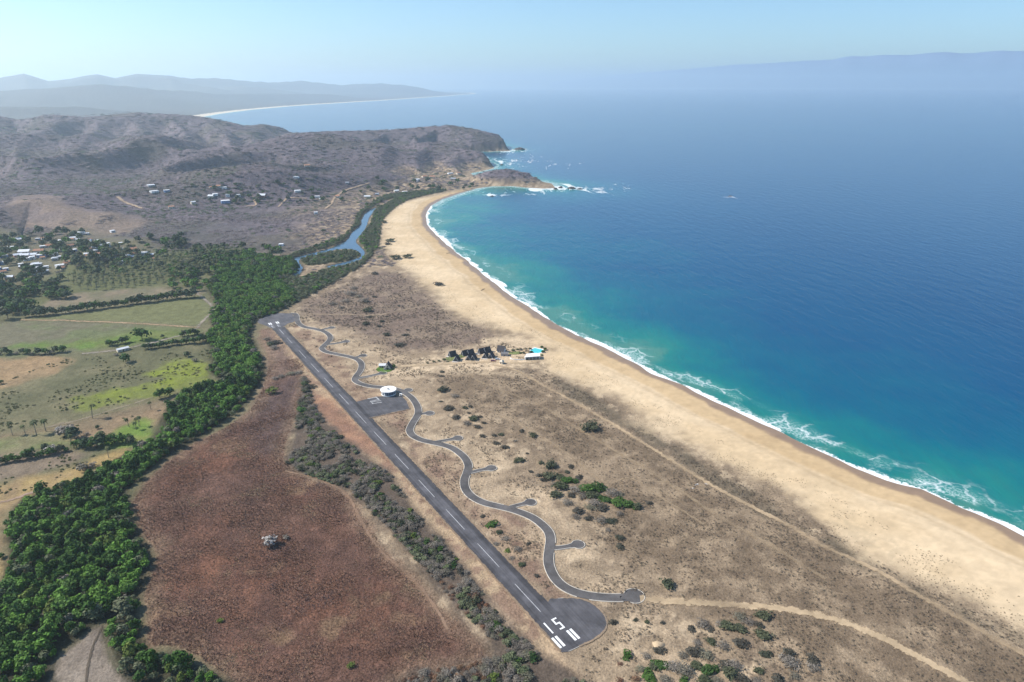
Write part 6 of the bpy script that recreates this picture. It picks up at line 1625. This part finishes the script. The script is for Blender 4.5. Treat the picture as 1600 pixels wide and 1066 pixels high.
gsrc = [x_[0] for x_ in pi_[:1]]
if len(o_) > 300: stuff('far_palms', np.c_[qx, qy, qz][o_[300:]], rand_scl(r, len(o_) - 300, .9, 1.3), rand_rot(r, len(o_) - 300, .02), np.zeros(len(o_) - 300), gsrc, 'far rows of palms at the back of the grove', 'palms')

# ------------------------------------------------------------------ hedges, single trees of the farmland and the town
FT = [(tree_kind(301, L_FAR, 7.5, 6.5, 150, .9)), (tree_kind(302, L_DARK, 7.0, 6.0, 150, .85)), (tree_kind(303, L_GREEN, 7, 6, 150, .85)), (tree_kind(304, L_PALE, 6.5, 5, 150, .5, 6)), (tree_kind(305, L_GREY, 6.5, 5, 150, .55, 6)), (tree_kind(306, L_LIME, 6.5, 4.6, 200, .5, 6))]
FT_L = ['dusty green', 'dark green', 'fresh green', 'bleached bare', 'grey bare', 'round bright green']
def line_pts(pts, step):
    ln = smooth(np.array(pts, float), 6); d = np.r_[0, np.cumsum(np.linalg.norm(np.diff(ln, axis=0), axis=1))]; s = np.arange(0, d[-1], step)
    return [(float(np.interp(q, d, ln[:, 0])), float(np.interp(q, d, ln[:, 1]))) for q in s]
FARM = []
def add_line(pts, step, w, kinds, where):
    for i, (x, y) in enumerate(line_pts(pts, step)): FARM.append((x + rr_.uniform(-2, 2), y + rr_.uniform(-.8, .8), w * rr_.uniform(.7, 1.25), kinds[i % len(kinds)], where))
add_line([(40, 496), (90, 491), (150, 484), (200, 477), (250, 470), (305, 464)], 7.0, 12, [0, 1, 0], 'in the hedge above the green pasture')
add_line([(0, 488), (20, 482), (45, 490)], 8, 14, [0, 0, 1], 'left of the green pasture')
add_line([(-10, 556), (30, 553), (60, 554), (100, 550)], 9, 9, [1, 4, 0], 'in the ragged hedge by the tan field')
add_line([(168, 541), (185, 538), (198, 536)], 6, 9, [0, 1], 'by the pasture road')
add_line([(228, 546), (250, 543), (270, 539), (300, 537), (325, 533)], 7, 11, [1, 0, 1], 'in the hedge right of the white shed')
add_line([(284, 526), (300, 524), (312, 522)], 6, 9, [1, 0], 'by the bend of the pasture road')
add_line([(-6, 727), (15, 722), (35, 719), (60, 714), (85, 709), (110, 704)], 8, 10, [1, 0, 1], 'in the dark hedge across the brown pasture')
add_line([(118, 698), (135, 700), (155, 697), (175, 694), (195, 692), (212, 694)], 8, 15, [1, 1, 0], 'in front of the dense green belt')
FARM += [(222, 531, 21, 1, 'by the pasture road'), (255, 528, 6, 0, 'by the pasture road'), (197, 566, 15, 1, 'below the white shed'), (181, 556, 8, 4, 'below the white shed'), (292, 558, 9, 0, 'below the white shed'), (304, 565, 10, 4, 'below the white shed'),
         (104, 679, 26, 4, 'among the meadow palms'), (94, 674, 16, 3, 'among the meadow palms'), (116, 684, 18, 0, 'among the meadow palms'), (82, 705, 18, 3, 'beside the dark hedge'), (70, 703, 10, 0, 'beside the dark hedge'), (45, 715, 16, 1, 'beside the dark hedge'), (130, 735, 20, 4, 'on the golden pasture'), (145, 730, 14, 4, 'on the golden pasture'),
         (10, 820, 8, 1, 'at the left photo edge'), (3, 872, 8, 1, 'at the left photo edge'), (262, 632, 8, 1, 'on the meadow edge'), (250, 622, 16, 1, 'on the meadow edge'), (265, 618, 14, 1, 'on the meadow edge'),
         (427, 615, 21, 5, 'alone in the brown field'), (345, 972, 11, 5, 'low in the brown field'), (550, 1042, 14, 5, 'low in the brown field'), (423, 853, 30, 3, 'alone in the red field'), (447, 842, 12, 4, 'alone in the red field'), (1, 600, 7, 1, 'at the left photo edge'), (152, 670, 6, 0, 'among the meadow palms'), (135, 680, 8, 4, 'among the meadow palms')]
tr_ = np.random.default_rng(94)
tz_ = [(-10, 362, 90, 408), (60, 362, 130, 400), (90, 400, 200, 430), (-5, 405, 70, 470), (180, 372, 290, 392), (200, 398, 300, 425), (300, 398, 360, 420), (120, 385, 180, 410), (330, 400, 420, 420)]
for x0, y0, x1, y1 in tz_:
    for _ in range(22): FARM.append((tr_.uniform(x0, x1), tr_.uniform(y0, y1), tr_.uniform(7, 13), int(tr_.choice([0, 0, 0, 1, 2, 4])), 'of the left town' if x1 <= 130 else 'around the church' if x1 <= 200 else 'right of the town'))
for x0, y0, x1, y1, n_, w0, w1, ks_, wh in ((0, 428, 105, 468, 42, 10, 15, [0, 0, 1, 2], 'at the left end of the palm grove'), (-10, 462, 55, 500, 18, 11, 17, [0, 1], 'left of the long hedge'), (268, 424, 345, 456, 34, 8, 14, [2, 2, 0, 5], 'between palm grove and green belt'),
                                    (300, 388, 440, 402, 26, 7, 12, [0, 2, 1], 'on the top edge of the green belt'), (585, 282, 745, 300, 26, 5, 9, [0, 0, 1, 4], 'above the far end of the beach'), (300, 288, 420, 322, 20, 5, 8, [0, 0, 1], 'among the middle hill houses'), (430, 288, 620, 325, 28, 5, 8, [0, 0, 4, 1], 'beyond the river')):
    for _ in range(n_): FARM.append((tr_.uniform(x0, x1), tr_.uniform(y0, y1), tr_.uniform(w0, w1), int(tr_.choice(ks_)), wh))
items = []
FPp = hits([(f[0], f[1]) for f in FARM])
for (px, py, w, k, wh), P in zip(FARM, FPp):
    sl = math.sqrt(P[0] ** 2 + P[1] ** 2 + CAM_H ** 2); s = w * sl / FOC / 6.9
    town = wh in ('of the left town', 'around the church', 'right of the town', 'above the far end of the beach', 'among the middle hill houses', 'beyond the river')
    t, c = put_tree('farm_tree' if not town else 'village_tree', k, float(P[0]), float(P[1]), float(P[2]) - .2, s, px * 2.3, 'x', 'tree', 'trees of the town' if town else 'trees and hedges of the farmland', FT)
    if k in (3, 4, 5): t.scale = (s, s, s * .75)
    items.append((t, ('large ' if w > 12 else 'small ' if w < 8.5 else '') + FT_L[k], ('tree', wh, 'trees'), px))
say_which(items)

# ------------------------------------------------------------------ rocks in the surf
def rock(px, py, w, h, lab, seed):
    q = g(px, py, 0); sl = math.hypot(np.hypot(*q), CAM_H); W = w * sl / FOC; r = np.random.default_rng(seed); V = []; F = []; n = 14; m = 6
    for i in range(m + 1):
        e = i / m * 1.5
        for j in range(n):
            a = 2 * math.pi * j / n; k = 1 + r.uniform(-.25, .25); V.append((W / 2 * math.cos(e) * math.cos(a) * k, W / 3 * math.cos(e) * math.sin(a) * k, h * math.sin(e) * (1 + r.uniform(-.25, .2)) - 1.2))
    for i in range(m):
        for j in range(n): F.append((i * n + j, i * n + (j + 1) % n, (i + 1) * n + (j + 1) % n, (i + 1) * n + j))
    F.append(tuple(range(m * n, m * n + n)))
    tag(MB().add(V, F).build('sea_rock', M_ROCK, None, (q[0], q[1], 0)), lab, 'rock', 'rocks in the surf off the headlands')
for i, (px, py, w, h, lab) in enumerate([(876, 294, 8, 5, 'dark rock just off the tip of the near headland'), (893, 295, 12, 6, 'largest dark rock in the foam off the near headland'), (906, 296, 9, 4, 'low dark rock farthest out in the foam off the near headland'), (868, 296, 7, 5, 'rock touching the tip of the near headland'),
                                         (769, 307, 8, 3, 'low dark rock in the surf before the far beach'), (812, 234, 17, 9, 'broad rock island off the far headland'), (1141, 307, 7, 3, 'tiny rock awash far out at sea'), (784, 258, 6, 4, 'small rock in the foam behind the shaded bluff')]): rock(px, py, w, h, lab, 400 + i)

# ------------------------------------------------------------------ bank of cloud on the sea horizon, beyond the haze
V = []; F = []; NX, NZ = 240, 9
cp = np.array([(860, 129), (940, 120), (1000, 114), (1060, 109), (1120, 104), (1200, 97.5), (1270, 94), (1300, 93), (1330, 88.5), (1350, 90), (1380, 87), (1420, 86.5), (1460, 83), (1500, 83), (1540, 80.5), (1600, 79.5), (1700, 78), (2000, 72), (2500, 66)], float)
for i in range(NX):
    px = 860 + 1640 * (i / (NX - 1)) ** 1.15
    top = np.interp(px, cp[:, 0], cp[:, 1]); P_ = at_range(px, top, 60000.); P0 = at_range(px, 132, 60000.); dirv = P_[:2] / np.linalg.norm(P_[:2])
    zt = P_[2] * (1 + .05 * (float(fbm(np.array([px * .05]), np.array([0.]), 2.2, 5, 5)[0]) - .5) * 2)
    for k in range(NZ):
        a = math.pi * k / (NZ - 1); rr0 = 60000 - 3500 * math.cos(a)
        V.append((dirv[0] * rr0, dirv[1] * rr0, max(0., zt * math.sin(a) ** .6)))
for i in range(NX - 1):
    for k in range(NZ - 1): F.append((i * NZ + k, (i + 1) * NZ + k, (i + 1) * NZ + k + 1, i * NZ + k + 1))
M_CLOUD = flat_mat('cloud', (.17, .23, .33), 1.0, 0, .06, .0004)
me = MB().add(V, F).mesh('clouds', True); tag(link('clouds', me, M_CLOUD), 'low blue grey bank of cloud along the sea horizon', 'clouds', None, 'stuff')
